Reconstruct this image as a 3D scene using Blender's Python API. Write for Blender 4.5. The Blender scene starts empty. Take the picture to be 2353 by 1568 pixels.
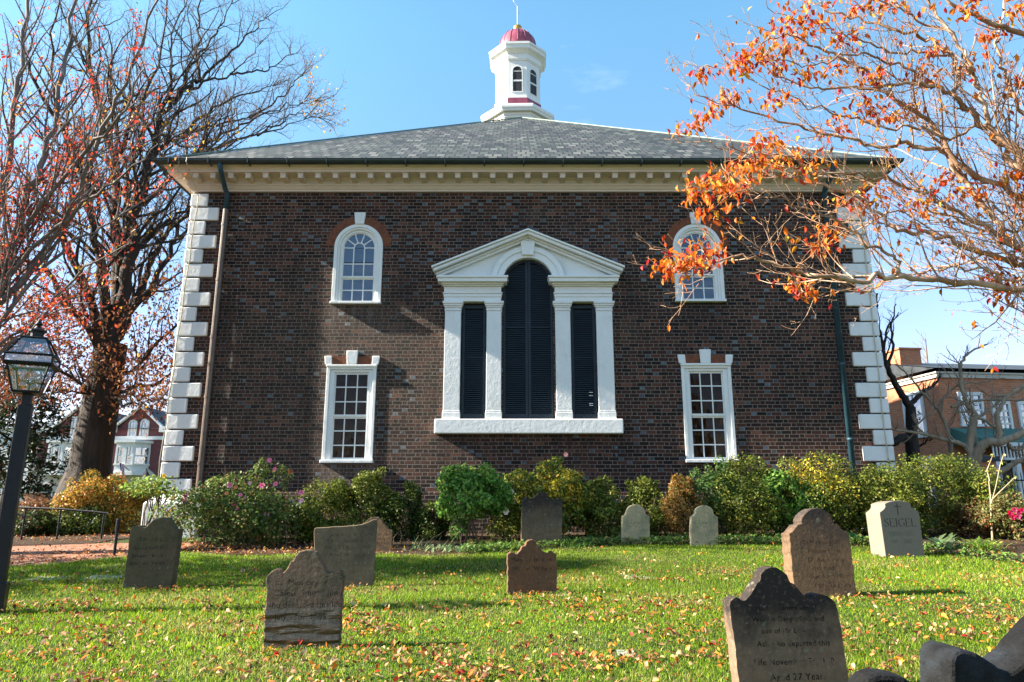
import bpy, bmesh, math, random
import numpy as np
from mathutils import Vector, Matrix
S = bpy.context.scene
COL = S.collection
R = math.radians
random.seed(7)
RNG = np.random.default_rng(7)
# ------------------------------------------------------------------ camera, sky, sun, exposure
TILT = R(12.75); FPX = 1569.0; CAMZ = 1.25; D = 14.5      # D: distance to the church front
cam_d = bpy.data.cameras.new("camera"); cam = bpy.data.objects.new("camera", cam_d); COL.objects.link(cam)
cam.location = (0, 0, CAMZ); cam.rotation_euler = (R(90) + TILT, 0, 0)
cam_d.sensor_width = 36; cam_d.lens = FPX / 2353 * 36; cam_d.clip_end = 2000; cam_d.clip_start = 0.05
S.camera = cam
SUN = Vector((-1, -0.066, 0.567)).normalized()            # towards the sun
sd = bpy.data.lights.new("sun", 'SUN'); sd.energy = 5.0; sd.angle = R(0.5); sd.color = (1, 0.92, 0.78)
so = bpy.data.objects.new("sun", sd); COL.objects.link(so); so.rotation_euler = SUN.to_track_quat('Z', 'Y').to_euler()
wd = bpy.data.worlds.new("World"); S.world = wd; wd.use_nodes = True
wt = wd.node_tree; bg = wt.nodes["Background"]
sky = wt.nodes.new("ShaderNodeTexSky"); sky.sky_type = 'NISHITA'; sky.sun_disc = False
sky.sun_elevation = math.asin(SUN.z); sky.sun_rotation = math.atan2(SUN.x, SUN.y)
sky.altitude = 10; sky.air_density = 1.0; sky.dust_density = 0.3; sky.ozone_density = 0.6
def wn(t): return wt.nodes.new(t)
tc = wn("ShaderNodeTexCoord"); mp = wn("ShaderNodeMapping"); mp.inputs["Scale"].default_value = (1.1, 1.6, 3.2)
nz = wn("ShaderNodeTexNoise"); nz.inputs["Scale"].default_value = 2.3; nz.inputs["Detail"].default_value = 7; nz.inputs["Roughness"].default_value = .62
rp = wn("ShaderNodeMapRange"); rp.inputs[1].default_value = .60; rp.inputs[2].default_value = .9; rp.inputs[3].default_value = 0; rp.inputs[4].default_value = .25
mx = wn("ShaderNodeMixRGB"); mx.inputs[2].default_value = (7.5, 8.0, 8.6, 1)
wt.links.new(tc.outputs["Generated"], mp.inputs[0]); wt.links.new(mp.outputs[0], nz.inputs[0])
wt.links.new(nz.outputs[0], rp.inputs[0]); wt.links.new(rp.outputs[0], mx.inputs[0])
tn = wn("ShaderNodeMixRGB"); tn.blend_type = 'MULTIPLY'; tn.inputs[0].default_value = 1; tz = wn("ShaderNodeSeparateXYZ"); tr_ = wn("ShaderNodeMapRange"); tr_.inputs[1].default_value = .15; tr_.inputs[2].default_value = .6
tl = wn("ShaderNodeMixRGB"); tl.inputs[1].default_value = (.80, .72, .84, 1); tl.inputs[2].default_value = (.84, 1.25, 1.24, 1)      # the hue of this sky, low and high
wt.links.new(tc.outputs["Generated"], tz.inputs[0]); wt.links.new(tz.outputs[2], tr_.inputs[0]); wt.links.new(tr_.outputs[0], tl.inputs[0]); wt.links.new(tl.outputs[0], tn.inputs[2])
wt.links.new(sky.outputs[0], tn.inputs[1]); wt.links.new(tn.outputs[0], mx.inputs[1]); wt.links.new(mx.outputs[0], bg.inputs[0])
bg.inputs[1].default_value = 0.066
S.view_settings.view_transform = 'Standard'; S.view_settings.look = 'None'
S.view_settings.gamma = 1; S.view_settings.exposure = 2.25
S.cycles.max_bounces = 6; S.cycles.transparent_max_bounces = 12; S.cycles.diffuse_bounces = 3
S.cycles.use_denoising = True

# ------------------------------------------------------------------ photograph geometry -> metres
CT, ST = math.cos(TILT), math.sin(TILT)
def at(u, v, y):                     # a point seen at (u,v) of the 2353x1568 view, at distance y
    dx = (u - 1176.5) / FPX; dy = (784 - v) / FPX
    l = y / (CT - dy * ST)
    return Vector((dx * l, y, CAMZ + l * (ST + dy * CT)))
def proj(p):
    d = p[1] * CT + (p[2] - CAMZ) * ST
    return 1176.5 + FPX * p[0] / d, 784 - FPX * ((p[2] - CAMZ) * CT - p[1] * ST) / d
def gz(x, y):                        # ground height
    r = 0.0
    if y > 4.5: r = 0.056 * (min(y, 13.2) - 4.5)
    k = max(0.0, min(1.0, (y - 5) / 7))
    return r + 0.010 * max(-10, min(10, x)) * k
def gzv(x, y):
    r = np.where(y > 4.5, 0.056 * (np.minimum(y, 13.2) - 4.5), 0)
    return r + 0.010 * np.clip(x, -10, 10) * np.clip((y - 5) / 7, 0, 1)
def ground_at(u, v):
    y = 2.0
    while y < 70:
        p = at(u, v, y)
        if p.z <= gz(p.x, p.y): break
        y += 0.01
    return Vector((p.x, p.y, gz(p.x, p.y)))

# ------------------------------------------------------------------ object helpers
def tag(o, label=None, cat=None, group=None, kind=None):
    if label: o['label'] = label
    if cat: o['category'] = cat
    if group: o['group'] = group
    if kind: o['kind'] = kind
    return o
def thing(name, label, cat, loc=(0, 0, 0), rz=0, group=None):
    o = bpy.data.objects.new(name, None); COL.objects.link(o); o.empty_display_size = .2
    o.location = loc; o.rotation_euler = (0, 0, rz)
    return tag(o, label, cat, group)
def link(name, me, parent=None, mats=None, world=True):
    o = bpy.data.objects.new(name, me); COL.objects.link(o)
    for m in (mats or []): me.materials.append(m)
    if parent is not None:
        o.parent = parent
        if world:                    # geometry given in world coordinates
            mw = Matrix.Identity(4); p = parent
            while p is not None:
                mw = p.matrix_basis @ mw if p.parent is None else (p.matrix_parent_inverse @ p.matrix_basis) @ mw
                p = p.parent
            o.matrix_parent_inverse = mw.inverted()
    return o
def np_mesh(name, verts, faces_flat, loop_totals, cols=None, mi=None, smooth=False):
    me = bpy.data.meshes.new(name)
    verts = np.asarray(verts, np.float32); faces_flat = np.asarray(faces_flat, np.int32)
    lt = np.asarray(loop_totals, np.int32)
    me.vertices.add(len(verts)); me.vertices.foreach_set("co", verts.ravel())
    me.loops.add(len(faces_flat)); me.loops.foreach_set("vertex_index", faces_flat)
    me.polygons.add(len(lt)); ls = np.zeros(len(lt), np.int32); ls[1:] = np.cumsum(lt)[:-1]
    me.polygons.foreach_set("loop_start", ls); me.polygons.foreach_set("loop_total", lt)
    if mi is not None: me.polygons.foreach_set("material_index", np.asarray(mi, np.int32))
    if smooth: me.polygons.foreach_set("use_smooth", np.ones(len(lt), bool))
    me.update(calc_edges=True)
    if cols is not None:
        a = me.color_attributes.new("tint", 'FLOAT_COLOR', 'POINT')
        c = np.ones((len(verts), 4), np.float32); c[:, :3] = cols; a.data.foreach_set("color", c.ravel())
    return me
class MB:
    def __init__(s): s.v = []; s.f = []; s.m = []
    def add(s, vs, fs, mi=0):
        b = len(s.v); s.v += [tuple(p) for p in vs]
        for f in fs: s.f.append([b + i for i in f]); s.m.append(mi)
    def box(s, x0, x1, y0, y1, z0, z1, mi=0):
        s.add([(x0, y0, z0), (x1, y0, z0), (x1, y1, z0), (x0, y1, z0), (x0, y0, z1), (x1, y0, z1), (x1, y1, z1), (x0, y1, z1)],
              [(3, 2, 1, 0), (4, 5, 6, 7), (0, 1, 5, 4), (1, 2, 6, 5), (2, 3, 7, 6), (3, 0, 4, 7)], mi)
    def prism(s, pts, y0, y1, mi=0):          # outline in (x,z), counter-clockwise seen from -y; y0 is the near face
        n = len(pts)
        a = sum(pts[i][0] * pts[(i + 1) % n][1] - pts[(i + 1) % n][0] * pts[i][1] for i in range(n))
        if a < 0: pts = pts[::-1]
        s.add([(x, y0, z) for x, z in pts] + [(x, y1, z) for x, z in pts],
              [list(range(n)), list(range(2 * n - 1, n - 1, -1))] + [(i, i + n, (i + 1) % n + n, (i + 1) % n) for i in range(n)], mi)
    def ring(s, cx, cz, r0, r1, a0, a1, y0, y1, n=24, mi=0):    # arch segment
        for k in range(n):
            p, q = R(a0 + (a1 - a0) * k / n), R(a0 + (a1 - a0) * (k + 1) / n)
            pts = [(cx + r0 * math.cos(p), cz + r0 * math.sin(p)), (cx + r1 * math.cos(p), cz + r1 * math.sin(p)),
                   (cx + r1 * math.cos(q), cz + r1 * math.sin(q)), (cx + r0 * math.cos(q), cz + r0 * math.sin(q))]
            v = [(x, y0, z) for x, z in pts] + [(x, y1, z) for x, z in pts]
            f = [(0, 1, 2, 3), (7, 6, 5, 4), (1, 5, 6, 2), (0, 3, 7, 4)]
            if k == 0: f.append((0, 4, 5, 1))
            if k == n - 1: f.append((3, 2, 6, 7))
            s.add(v, f, mi)
    def loopring(s, x0, x1, y0, y1, prof, mi=0):              # moulding round a rectangle; prof = (outset, z)
        b = len(s.v)
        for o, z in prof: s.v += [(x0 - o, y0 - o, z), (x1 + o, y0 - o, z), (x1 + o, y1 + o, z), (x0 - o, y1 + o, z)]
        for k in range(len(prof) - 1):
            for j in range(4):
                p = b + 4 * k + j; q = b + 4 * k + (j + 1) % 4
                s.f.append([p, q, q + 4, p + 4]); s.m.append(mi)
    def lathe(s, c, prof, n=24, mi=0, a0=0.0, cap=True):       # prof = (r, z)
        b = len(s.v)
        for r, z in prof:
            for k in range(n):
                a = a0 + 2 * math.pi * k / n; s.v.append((c[0] + r * math.cos(a), c[1] + r * math.sin(a), c[2] + z))
        for i in range(len(prof) - 1):
            for k in range(n):
                s.f.append([b + i * n + k, b + i * n + (k + 1) % n, b + (i + 1) * n + (k + 1) % n, b + (i + 1) * n + k]); s.m.append(mi)
        if cap:
            s.f.append([b + k for k in range(n)][::-1]); s.m.append(mi)
            e = b + (len(prof) - 1) * n; s.f.append([e + k for k in range(n)]); s.m.append(mi)
    def tube(s, pts, r, n=8, mi=0, r1=None):
        pts = [Vector(p) for p in pts]; b = len(s.v); N = len(pts)
        up = Vector((0.3, 0.2, 1)).normalized()
        for i, p in enumerate(pts):
            t = (pts[min(i + 1, N - 1)] - pts[max(i - 1, 0)]).normalized()
            if abs(t.dot(up)) > .97: up = Vector((1, .1, 0)).normalized()
            x = t.cross(up).normalized(); y = t.cross(x)
            rr = r if r1 is None else r + (r1 - r) * i / (N - 1)
            if isinstance(r, (list, tuple)): rr = r[i]
            for k in range(n):
                a = 2 * math.pi * k / n; s.v.append(tuple(p + x * rr * math.cos(a) + y * rr * math.sin(a)))
        for i in range(N - 1):
            for k in range(n):
                s.f.append([b + i * n + k, b + i * n + (k + 1) % n, b + (i + 1) * n + (k + 1) % n, b + (i + 1) * n + k]); s.m.append(mi)
        s.f.append([b + k for k in range(n)][::-1]); s.m.append(mi)
        s.f.append([b + (N - 1) * n + k for k in range(n)]); s.m.append(mi)
    def mesh(s, name, smooth=False):
        me = bpy.data.meshes.new(name); me.from_pydata(s.v, [], s.f)
        me.polygons.foreach_set("material_index", s.m)
        if smooth: me.polygons.foreach_set("use_smooth", [True] * len(s.f))
        me.update(); return me
    def build(s, name, mats, parent=None, smooth=False, bevel=0, world=True):
        if not isinstance(mats, (list, tuple)): mats = [mats]
        o = link(name, s.mesh(name, smooth), parent, mats, world)
        if bevel:
            m = o.modifiers.new("bevel", 'BEVEL'); m.width = bevel; m.segments = 2; m.limit_method = 'ANGLE'; m.angle_limit = R(40)
        return o

# ------------------------------------------------------------------ materials
class NT:
    def __init__(s, name):
        s.mat = bpy.data.materials.new(name); s.mat.use_nodes = True; s.t = s.mat.node_tree
        s.bsdf = s.t.nodes["Principled BSDF"]; s.out = s.t.nodes["Material Output"]
    def n(s, t, **kw):
        x = s.t.nodes.new(t)
        for k, v in kw.items(): setattr(x, k, v)
        return x
    def set(s, sock, v):
        if hasattr(v, "links"): s.t.links.new(v, sock)
        elif v is not None: sock.default_value = v
    def m(s, op, a, b=0.0, c=None):
        x = s.n("ShaderNodeMath", operation=op); s.set(x.inputs[0], a); s.set(x.inputs[1], b)
        if c is not None: s.set(x.inputs[2], c)
        return x.outputs[0]
    def pos(s, obj=False):
        if obj: return s.n("ShaderNodeTexCoord").outputs["Object"]
        return s.n("ShaderNodeNewGeometry").outputs["Position"]
    def noise(s, vec, scale, detail=4, rough=.55, out=0, dim='3D'):
        x = s.n("ShaderNodeTexNoise", noise_dimensions=dim); s.set(x.inputs["Vector"], vec)
        x.inputs["Scale"].default_value = scale; x.inputs["Detail"].default_value = detail; x.inputs["Roughness"].default_value = rough
        return x.outputs[out]
    def vmul(s, vec, sc):
        x = s.n("ShaderNodeVectorMath", operation='MULTIPLY'); s.set(x.inputs[0], vec); x.inputs[1].default_value = sc; return x.outputs[0]
    def ramp(s, f, stops, interp='LINEAR'):
        x = s.n("ShaderNodeValToRGB"); s.set(x.inputs[0], f); e = x.color_ramp; e.interpolation = interp
        while len(e.elements) < len(stops): e.elements.new(.5)
        for el, (p, c) in zip(e.elements, stops):
            el.position = p; el.color = tuple(c) + (1,) if len(c) == 3 else c
        return x.outputs[0]
    def mr(s, f, a, b, c=0.0, d=1.0):
        x = s.n("ShaderNodeMapRange"); s.set(x.inputs[0], f)
        for i, v in enumerate((a, b, c, d)): s.set(x.inputs[i + 1], v)
        return x.outputs[0]
    def mix(s, f, a, b, mode='MIX'):
        x = s.n("ShaderNodeMixRGB", blend_type=mode); s.set(x.inputs[0], f)
        for i, v in ((1, a), (2, b)):
            if isinstance(v, tuple) and len(v) == 3: v = v + (1,)
            s.set(x.inputs[i], v)
        return x.outputs[0]
    def comb(s, x, y, z):
        c = s.n("ShaderNodeCombineXYZ"); s.set(c.inputs[0], x); s.set(c.inputs[1], y); s.set(c.inputs[2], z); return c.outputs[0]
    def sep(s, v):
        c = s.n("ShaderNodeSeparateXYZ"); s.set(c.inputs[0], v); return c.outputs
    def bump(s, h, dist=.01, strength=1.0):
        b = s.n("ShaderNodeBump"); b.inputs["Distance"].default_value = dist; b.inputs["Strength"].default_value = strength
        s.set(b.inputs["Height"], h); s.t.links.new(b.outputs[0], s.bsdf.inputs["Normal"]); return b
    def fin(s, col=None, rough=.7, spec=.3, metal=0.0):
        if isinstance(col, tuple) and len(col) == 3: col = col + (1,)
        s.set(s.bsdf.inputs["Base Color"], col); s.set(s.bsdf.inputs["Roughness"], rough)
        s.bsdf.inputs["Specular IOR Level"].default_value = spec; s.bsdf.inputs["Metallic"].default_value = metal
        return s.mat
def simple(name, a, b=None, scale=6, rough=.6, bump=0.0, bscale=30, spec=.3, metal=0.0, obj=False, detail=5):
    k = NT(name); p = k.pos(obj)
    b = b or tuple(c * .75 for c in a)
    n1 = k.noise(p, scale, detail, .6)
    col = k.mix(k.mr(n1, .35, .65), a, b)
    if bump: k.bump(k.noise(p, bscale, 5, .6), bump)
    return k.fin(col, rough, spec, metal)
def flemish(name, axis=0, rough_amt=1.0, bright=1.0):
    k = NT(name); p = k.sep(k.pos()); P = .318; LS = .214; H = .0785
    wob = k.noise(k.pos(), 1.7, 2); wob2 = k.noise(k.pos(), 9, 2)
    z = k.m('ADD', p[2], k.m('MULTIPLY', k.m('SUBTRACT', wob, .5), .022))
    row = k.m('FLOOR', k.m('DIVIDE', z, H)); fz = k.m('SUBTRACT', z, k.m('MULTIPLY', row, H))
    rj = k.n("ShaderNodeTexWhiteNoise", noise_dimensions='1D'); k.set(rj.inputs["W"], row)
    odd = k.m('FLOORED_MODULO', row, 2.0)
    xs = k.m('ADD', k.m('DIVIDE', k.m('ADD', p[axis], k.m('MULTIPLY', k.m('SUBTRACT', wob2, .5), .03)), P), k.m('MULTIPLY', odd, .5))
    xs = k.m('ADD', xs, k.m('MULTIPLY', rj.outputs[0], .16))
    cell = k.m('FLOOR', xs); fx = k.m('MULTIPLY', k.m('SUBTRACT', xs, cell), P)
    isH = k.m('GREATER_THAN', fx, LS)
    dx = k.m('MINIMUM', k.m('MINIMUM', fx, k.m('ABSOLUTE', k.m('SUBTRACT', fx, LS))), k.m('SUBTRACT', P, fx))
    dz = k.m('MINIMUM', fz, k.m('SUBTRACT', H, fz)); d = k.m('MINIMUM', dx, dz)
    fine = k.noise(k.pos(), 55, 4, .65)
    dd = k.m('ADD', d, k.m('MULTIPLY', k.m('SUBTRACT', fine, .5), .008))
    face = k.mr(dd, .005, .008)
    wnz = k.n("ShaderNodeTexWhiteNoise", noise_dimensions='3D')
    k.set(wnz.inputs["Vector"], k.comb(k.m('ADD', k.m('MULTIPLY', cell, 2), isH), row, 3.3))
    r1 = wnz.outputs[0]; rs = k.sep(wnz.outputs[1])
    base = k.ramp(k.m('SUBTRACT', r1, k.m('MULTIPLY', isH, .22)), [(0, (.013, .009, .009)), (.22, (.027, .013, .012)), (.55, (.050, .021, .016)), (.8, (.070, .028, .020)), (.93, (.095, .039, .026)), (1, (.15, .062, .04))])
    big = k.noise(k.pos(), .55, 3)
    top = k.mr(p[2], 4.8, 8.0, .04, .28)
    glazed = k.m('MULTIPLY', isH, k.m('LESS_THAN', rs[0], k.m('ADD', top, k.mr(big, .4, .7, 0, .22))))
    gcol = k.ramp(rs[1], [(0, (.02, .03, .042)), (.5, (.06, .09, .12)), (1, (.14, .21, .26))])
    gcol = k.mix(k.mr(fine, .4, .65), gcol, (.03, .03, .034))
    col = k.mix(glazed, base, gcol)
    col = k.mix(k.mr(k.noise(k.pos(), 22, 4), .55, .85, 0, .3), col, (.08, .055, .045))
    # worn, rough patch on the left half of the wall
    cx = k.m('ADD', k.m('POWER', k.m('DIVIDE', k.m('ADD', p[0], 3.6), 3.3), 2.0), k.m('POWER', k.m('DIVIDE', k.m('SUBTRACT', p[2], 3.6), 2.4), 2.0))
    worn = k.m('MULTIPLY', k.mr(k.m('ADD', cx, k.m('MULTIPLY', k.m('SUBTRACT', big, .5), 1.8)), .3, 1.3, 1, 0), rough_amt)
    mort = k.mix(k.noise(k.pos(), 4, 4), (.14, .11, .085), (.25, .205, .16))
    col = k.mix(k.m('MULTIPLY', worn, k.mr(k.noise(k.pos(), 30, 3), .45, .75, 0, .55)), col, (.20, .16, .12))
    col = k.mix(face, mort, col)
    st_ = k.noise(k.comb(k.m('MULTIPLY', p[0], 7.0), 0.0, k.m('MULTIPLY', p[2], .55)), 1.0, 4, .6)
    for (wx, hw_, zs_, c_) in ((-3.455, .6, 1.93, (.22, .18, .15)), (4.18, .6, 1.94, (.012, .010, .010)), (-3.442, .6, 5.37, (.20, .16, .13)), (4.157, .6, 5.42, (.012, .010, .010)), (.352, 2.0, 2.5, (.012, .010, .010))):
        mk = k.m('MULTIPLY', k.mr(k.m('ABSOLUTE', k.m('SUBTRACT', p[0], wx)), hw_ - .12, hw_ + .12, 1, 0), k.m('MULTIPLY', k.mr(p[2], zs_ - 1.25, zs_ - .05, 0, 1), k.m('LESS_THAN', p[2], zs_ + .02)))
        col = k.mix(k.m('MULTIPLY', mk, k.mr(st_, .38, .68, 0, .55)), col, c_)
    soot = k.noise(k.vmul(k.pos(), (1, 1, .45)), 1.1, 5, .6); col = k.mix(k.mr(soot, .5, .72, 0, .5), col, (.012, .009, .009)); col = k.mix(k.mr(k.noise(k.pos(), .9, 4), .6, .78, 0, .3), col, (.17, .13, .10))
    if bright != 1: col = k.mix(1.0, col, (bright,) * 3, 'MULTIPLY')
    h = k.m('ADD', k.m('MULTIPLY', face, .5), k.m('MULTIPLY', fine, k.m('ADD', .5, k.m('MULTIPLY', worn, 1.3))))
    h = k.m('ADD', h, k.m('MULTIPLY', rs[2], .12))
    k.bump(h, .016)
    return k.fin(col, k.mix(glazed, (.85, .85, .85), (.6, .6, .6)), .2)
def runbrick(name, c0, c1, mort, axis='x', w=.22, h=.075, bump=.006):
    k = NT(name); p = k.sep(k.pos())
    hor = k.m('ADD', p[0], p[1]) if axis == 'xy' else p[{'x': 0, 'y': 1}[axis]]
    b = k.n("ShaderNodeTexBrick"); k.set(b.inputs["Vector"], k.comb(hor, p[2], 0.0)); b.inputs["Scale"].default_value = 1
    b.inputs["Brick Width"].default_value = w; b.inputs["Row Height"].default_value = h; b.inputs["Mortar Size"].default_value = .008
    b.inputs["Color1"].default_value = c0 + (1,); b.inputs["Color2"].default_value = c1 + (1,); b.inputs["Mortar"].default_value = mort + (1,)
    b.inputs["Bias"].default_value = 0
    col = k.mix(k.mr(k.noise(k.pos(), 1.3, 5), .35, .7, 0, .35), b.outputs[0], tuple(c * .5 for c in c0))
    k.bump(k.m('SUBTRACT', k.noise(k.pos(), 30, 3), b.outputs[1]), bump)
    return k.fin(col, .85, .2)
def paint(name, c=(.72, .72, .70), rough_scale=14, bump=.02, dirt=.25):
    k = NT(name); p = k.pos()
    n1 = k.noise(p, 3, 6, .65); n2 = k.noise(k.vmul(p, (6, 6, .8)), 3, 4)
    col = k.mix(k.mr(n1, .5, .8, 0, dirt), c, (.38, .34, .28))
    col = k.mix(k.mr(n2, .58, .8, 0, dirt), col, (.45, .42, .36))
    h = k.m('ADD', k.noise(p, rough_scale, 5, .6), k.m('MULTIPLY', k.noise(p, rough_scale * 5, 3), .25))
    k.bump(h, bump)
    return k.fin(col, .55, .3)
def leafmat(name, trans=.45, rough=.5):
    k = NT(name); a = k.n("ShaderNodeVertexColor", layer_name="tint")
    k.fin(a.outputs[0], rough, .2)
    tr = k.n("ShaderNodeBsdfTranslucent"); k.t.links.new(a.outputs[0], tr.inputs[0])
    m = k.n("ShaderNodeMixShader"); m.inputs[0].default_value = trans
    k.t.links.new(k.bsdf.outputs[0], m.inputs[1]); k.t.links.new(tr.outputs[0], m.inputs[2]); k.t.links.new(m.outputs[0], k.out.inputs[0])
    return k.mat
def bark(name, a, b, scale=8, bump=.03, light=None):
    k = NT(name); p = k.vmul(k.pos(), (1, 1, .18))
    n = k.noise(p, scale, 6, .65); col = k.mix(k.mr(n, .35, .65), a, b)
    if light: col = k.mix(k.mr(k.noise(k.pos(), 2.2, 3), .5, .7), col, light)
    k.bump(n, bump); return k.fin(col, .85, .2)
def glassmat(name, refl=.25, tint=(.5, .5, .5)):
    k = NT(name); g = k.n("ShaderNodeBsdfGlossy"); g.inputs["Roughness"].default_value = .02; g.inputs[0].default_value = (.9, .95, 1, 1)
    w = k.noise(k.pos(), 2.5, 2); b = k.n("ShaderNodeBump"); b.inputs["Distance"].default_value = .02; k.set(b.inputs["Height"], w); k.t.links.new(b.outputs[0], g.inputs["Normal"])
    t = k.n("ShaderNodeBsdfTransparent"); t.inputs[0].default_value = tint + (1,)
    m = k.n("ShaderNodeMixShader"); m.inputs[0].default_value = refl
    k.t.links.new(t.outputs[0], m.inputs[1]); k.t.links.new(g.outputs[0], m.inputs[2]); k.t.links.new(m.outputs[0], k.out.inputs[0])
    return k.mat
M = {}
M['brick'] = flemish('church brick')
M['white'] = paint('white paint', bump=.006, rough_scale=20, dirt=.18)
M['white_rough'] = paint('white rough masonry paint', (.70, .695, .68), 11, .0065, .3)
M['cream'] = paint('cream cornice paint', (.64, .53, .45), 5, .004, .3)
M['trim_far'] = simple('white trim', (.7, .7, .68), (.6, .6, .58), 3)
M['gutter'] = simple('dark green gutter', (.012, .022, .024), (.02, .035, .036), 3, .4, spec=.5)
M['spout_teal'] = simple('teal painted spout', (.022, .06, .085), (.015, .04, .055), 4, .45)
M['spout_brown'] = simple('weathered brown spout', (.075, .05, .038), (.14, .09, .06), 5, .4, .002, 20, .5)
M['shutter'] = simple('blue black shutter paint', (.010, .018, .028), (.014, .026, .038), 4, .55)
M['gauged'] = simple('rubbed red brick', (.22, .075, .035), (.13, .045, .025), 9, .8, .006, 40)
M['redroof'] = simple('red painted metal', (.30, .075, .115), (.20, .045, .075), 3, .45, .003, 8)
M['gold'] = simple('gilded ball', (.65, .40, .10), (.4, .2, .05), 4, .35, metal=.8)
M['louvre'] = simple('dark louvre', (.02, .02, .022), (.04, .04, .04), 5)
M['glass_up'] = glassmat('reflecting window glass', .12, (.25, .32, .4))
M['glass_low'] = glassmat('old window glass', .014, (.7, .62, .55))
M['blind'] = simple('brown interior shutter', (.10, .062, .038), (.055, .035, .024), 3)
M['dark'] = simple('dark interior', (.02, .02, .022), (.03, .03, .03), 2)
M['black_iron'] = simple('black painted iron', (.005, .006, .009), (.009, .010, .014), 12, .45, .002, 60, .3)
M['cable'] = simple('pale cable', (.5, .45, .32), (.4, .36, .25), 3)
def slate():
    k = NT('grey green slate'); p = k.sep(k.pos())
    nx = k.n("ShaderNodeNewGeometry").outputs["Normal"]; ns = k.sep(nx)
    side = k.m('GREATER_THAN', k.m('ABSOLUTE', ns[0]), k.m('ABSOLUTE', ns[1]))
    hor = k.m('ADD', k.m('MULTIPLY', p[0], k.m('SUBTRACT', 1, side)), k.m('MULTIPLY', p[1], side))
    b = k.n("ShaderNodeTexBrick"); k.set(b.inputs["Vector"], k.comb(hor, k.m('MULTIPLY', p[2], 1.75), 0.0)); b.inputs["Scale"].default_value = 1
    b.inputs["Brick Width"].default_value = .22; b.inputs["Row Height"].default_value = .36; b.inputs["Mortar Size"].default_value = .02
    b.inputs["Color1"].default_value = (0, 0, 0, 1); b.inputs["Color2"].default_value = (1, 1, 1, 1); b.inputs["Mortar"].default_value = (.5, .5, .5, 1)
    r = k.n("ShaderNodeRGBToBW"); k.set(r.inputs[0], b.outputs[0])
    col = k.ramp(r.outputs[0], [(0, (.018, .019, .018)), (.3, (.038, .041, .037)), (.5, (.058, .052, .051)), (.75, (.062, .067, .058)), (1, (.13, .125, .115))])
    col = k.mix(b.outputs[1], col, (.012, .013, .013))
    col = k.mix(k.mr(k.noise(k.pos(), .8, 4), .45, .7, 0, .35), col, (.05, .062, .054))
    row = k.m('FRACT', k.m('DIVIDE', k.m('MULTIPLY', p[2], 1.75), .36))
    k.bump(k.m('ADD', k.m('MULTIPLY', k.m('SUBTRACT', 1, row), .7), k.m('ADD', k.m('MULTIPLY', r.outputs[0], .5), k.m('MULTIPLY', k.noise(k.pos(), 18, 3), .5))), .03)
    return k.fin(col, .6, .35)
M['slate'] = slate()
# ------------------------------------------------------------------ the church
XL, XR, YB = -7.27, 7.97, D + 18.5
CX = .352
church = thing('church', 'large dark brick church with slate hip roof and white domed cupola', 'church', (CX, D, .45))
def hole_wall():
    bm = bmesh.new()
    def loop(pts):
        vs = [bm.verts.new((x, D, z)) for x, z in pts]
        for i in range(len(vs)): bm.edges.new((vs[i], vs[(i + 1) % len(vs)]))
    loop([(XL, -.3), (XR, -.3), (XR, 8.3), (XL, 8.3)])
    for cx in (-3.45, 4.16):
        w = .545; loop([(cx - w, 5.37), (cx + w, 5.37)] + [(cx + w * math.cos(R(a)), 6.70 + w * math.sin(R(a))) for a in range(0, 181, 10)])
    for cx in (-3.45, 4.18): loop([(cx - .535, 1.93), (cx + .535, 1.93), (cx + .535, 4.0), (cx - .535, 4.0)])
    w = .55; loop([(CX - w, 2.83), (CX + w, 2.83)] + [(CX + w * math.cos(R(a)), 5.85 + w * math.sin(R(a))) for a in range(0, 181, 10)])
    for x0, x1 in ((-1.11, -.56), (1.27, 1.83)): loop([(x0, 2.83), (x1, 2.83), (x1, 5.40), (x0, 5.40)])
    bmesh.ops.triangle_fill(bm, use_beauty=True, use_dissolve=False, edges=bm.edges[:])
    for f in bm.faces:
        f.normal_update()
        if f.normal.y > 0: f.normal_flip()
    b = [bm.verts.new(p) for p in ((XL, D, -.3), (XR, D, -.3), (XR, YB, -.3), (XL, YB, -.3), (XL, D, 8.3), (XR, D, 8.3), (XR, YB, 8.3), (XL, YB, 8.3))]
    for f in ((1, 2, 6, 5), (2, 3, 7, 6), (3, 0, 4, 7), (4, 5, 6, 7)): bm.faces.new([b[i] for i in f])
    me = bpy.data.meshes.new('brick_wall'); bm.to_mesh(me); bm.free(); return me
link('brick_wall', hole_wall(), church, [M['brick']])
# a low plinth course of brick (water table) between the white corner plinths
m = MB(); m.prism([(XL + .9, .0), (XR - .9, .0), (XR - .9, 1.32), (XL + .9, 1.32)], D - .07, D - .002)
m.build('water_table', M['brick'], church, bevel=.02)
def plinth(x0, x1):
    m = MB(); y0, y1 = D - .22, D + .9
    o = .10
    lo = [(x0, y0, -.1), (x1, y0, -.1), (x1, y1, -.1), (x0, y1, -.1)]
    mid = [(a, b, 1.10) for a, b, c in lo]; top = [(x0 + .2, y0 + .2, 1.30), (x1 - .05, y0 + .2, 1.30), (x1 - .05, y1, 1.30), (x0 + .2, y1, 1.30)]
    m.add(lo + mid + top, [(0, 1, 5, 4), (1, 2, 6, 5), (2, 3, 7, 6), (3, 0, 4, 7), (4, 5, 9, 8), (5, 6, 10, 9), (6, 7, 11, 10), (7, 4, 8, 11), (8, 9, 10, 11)])
    m.build('corner_plinth', M['white_rough'], church, bevel=.02)
plinth(XL - .24, XL + .88); plinth(XR - .88, XR + .24)
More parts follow.
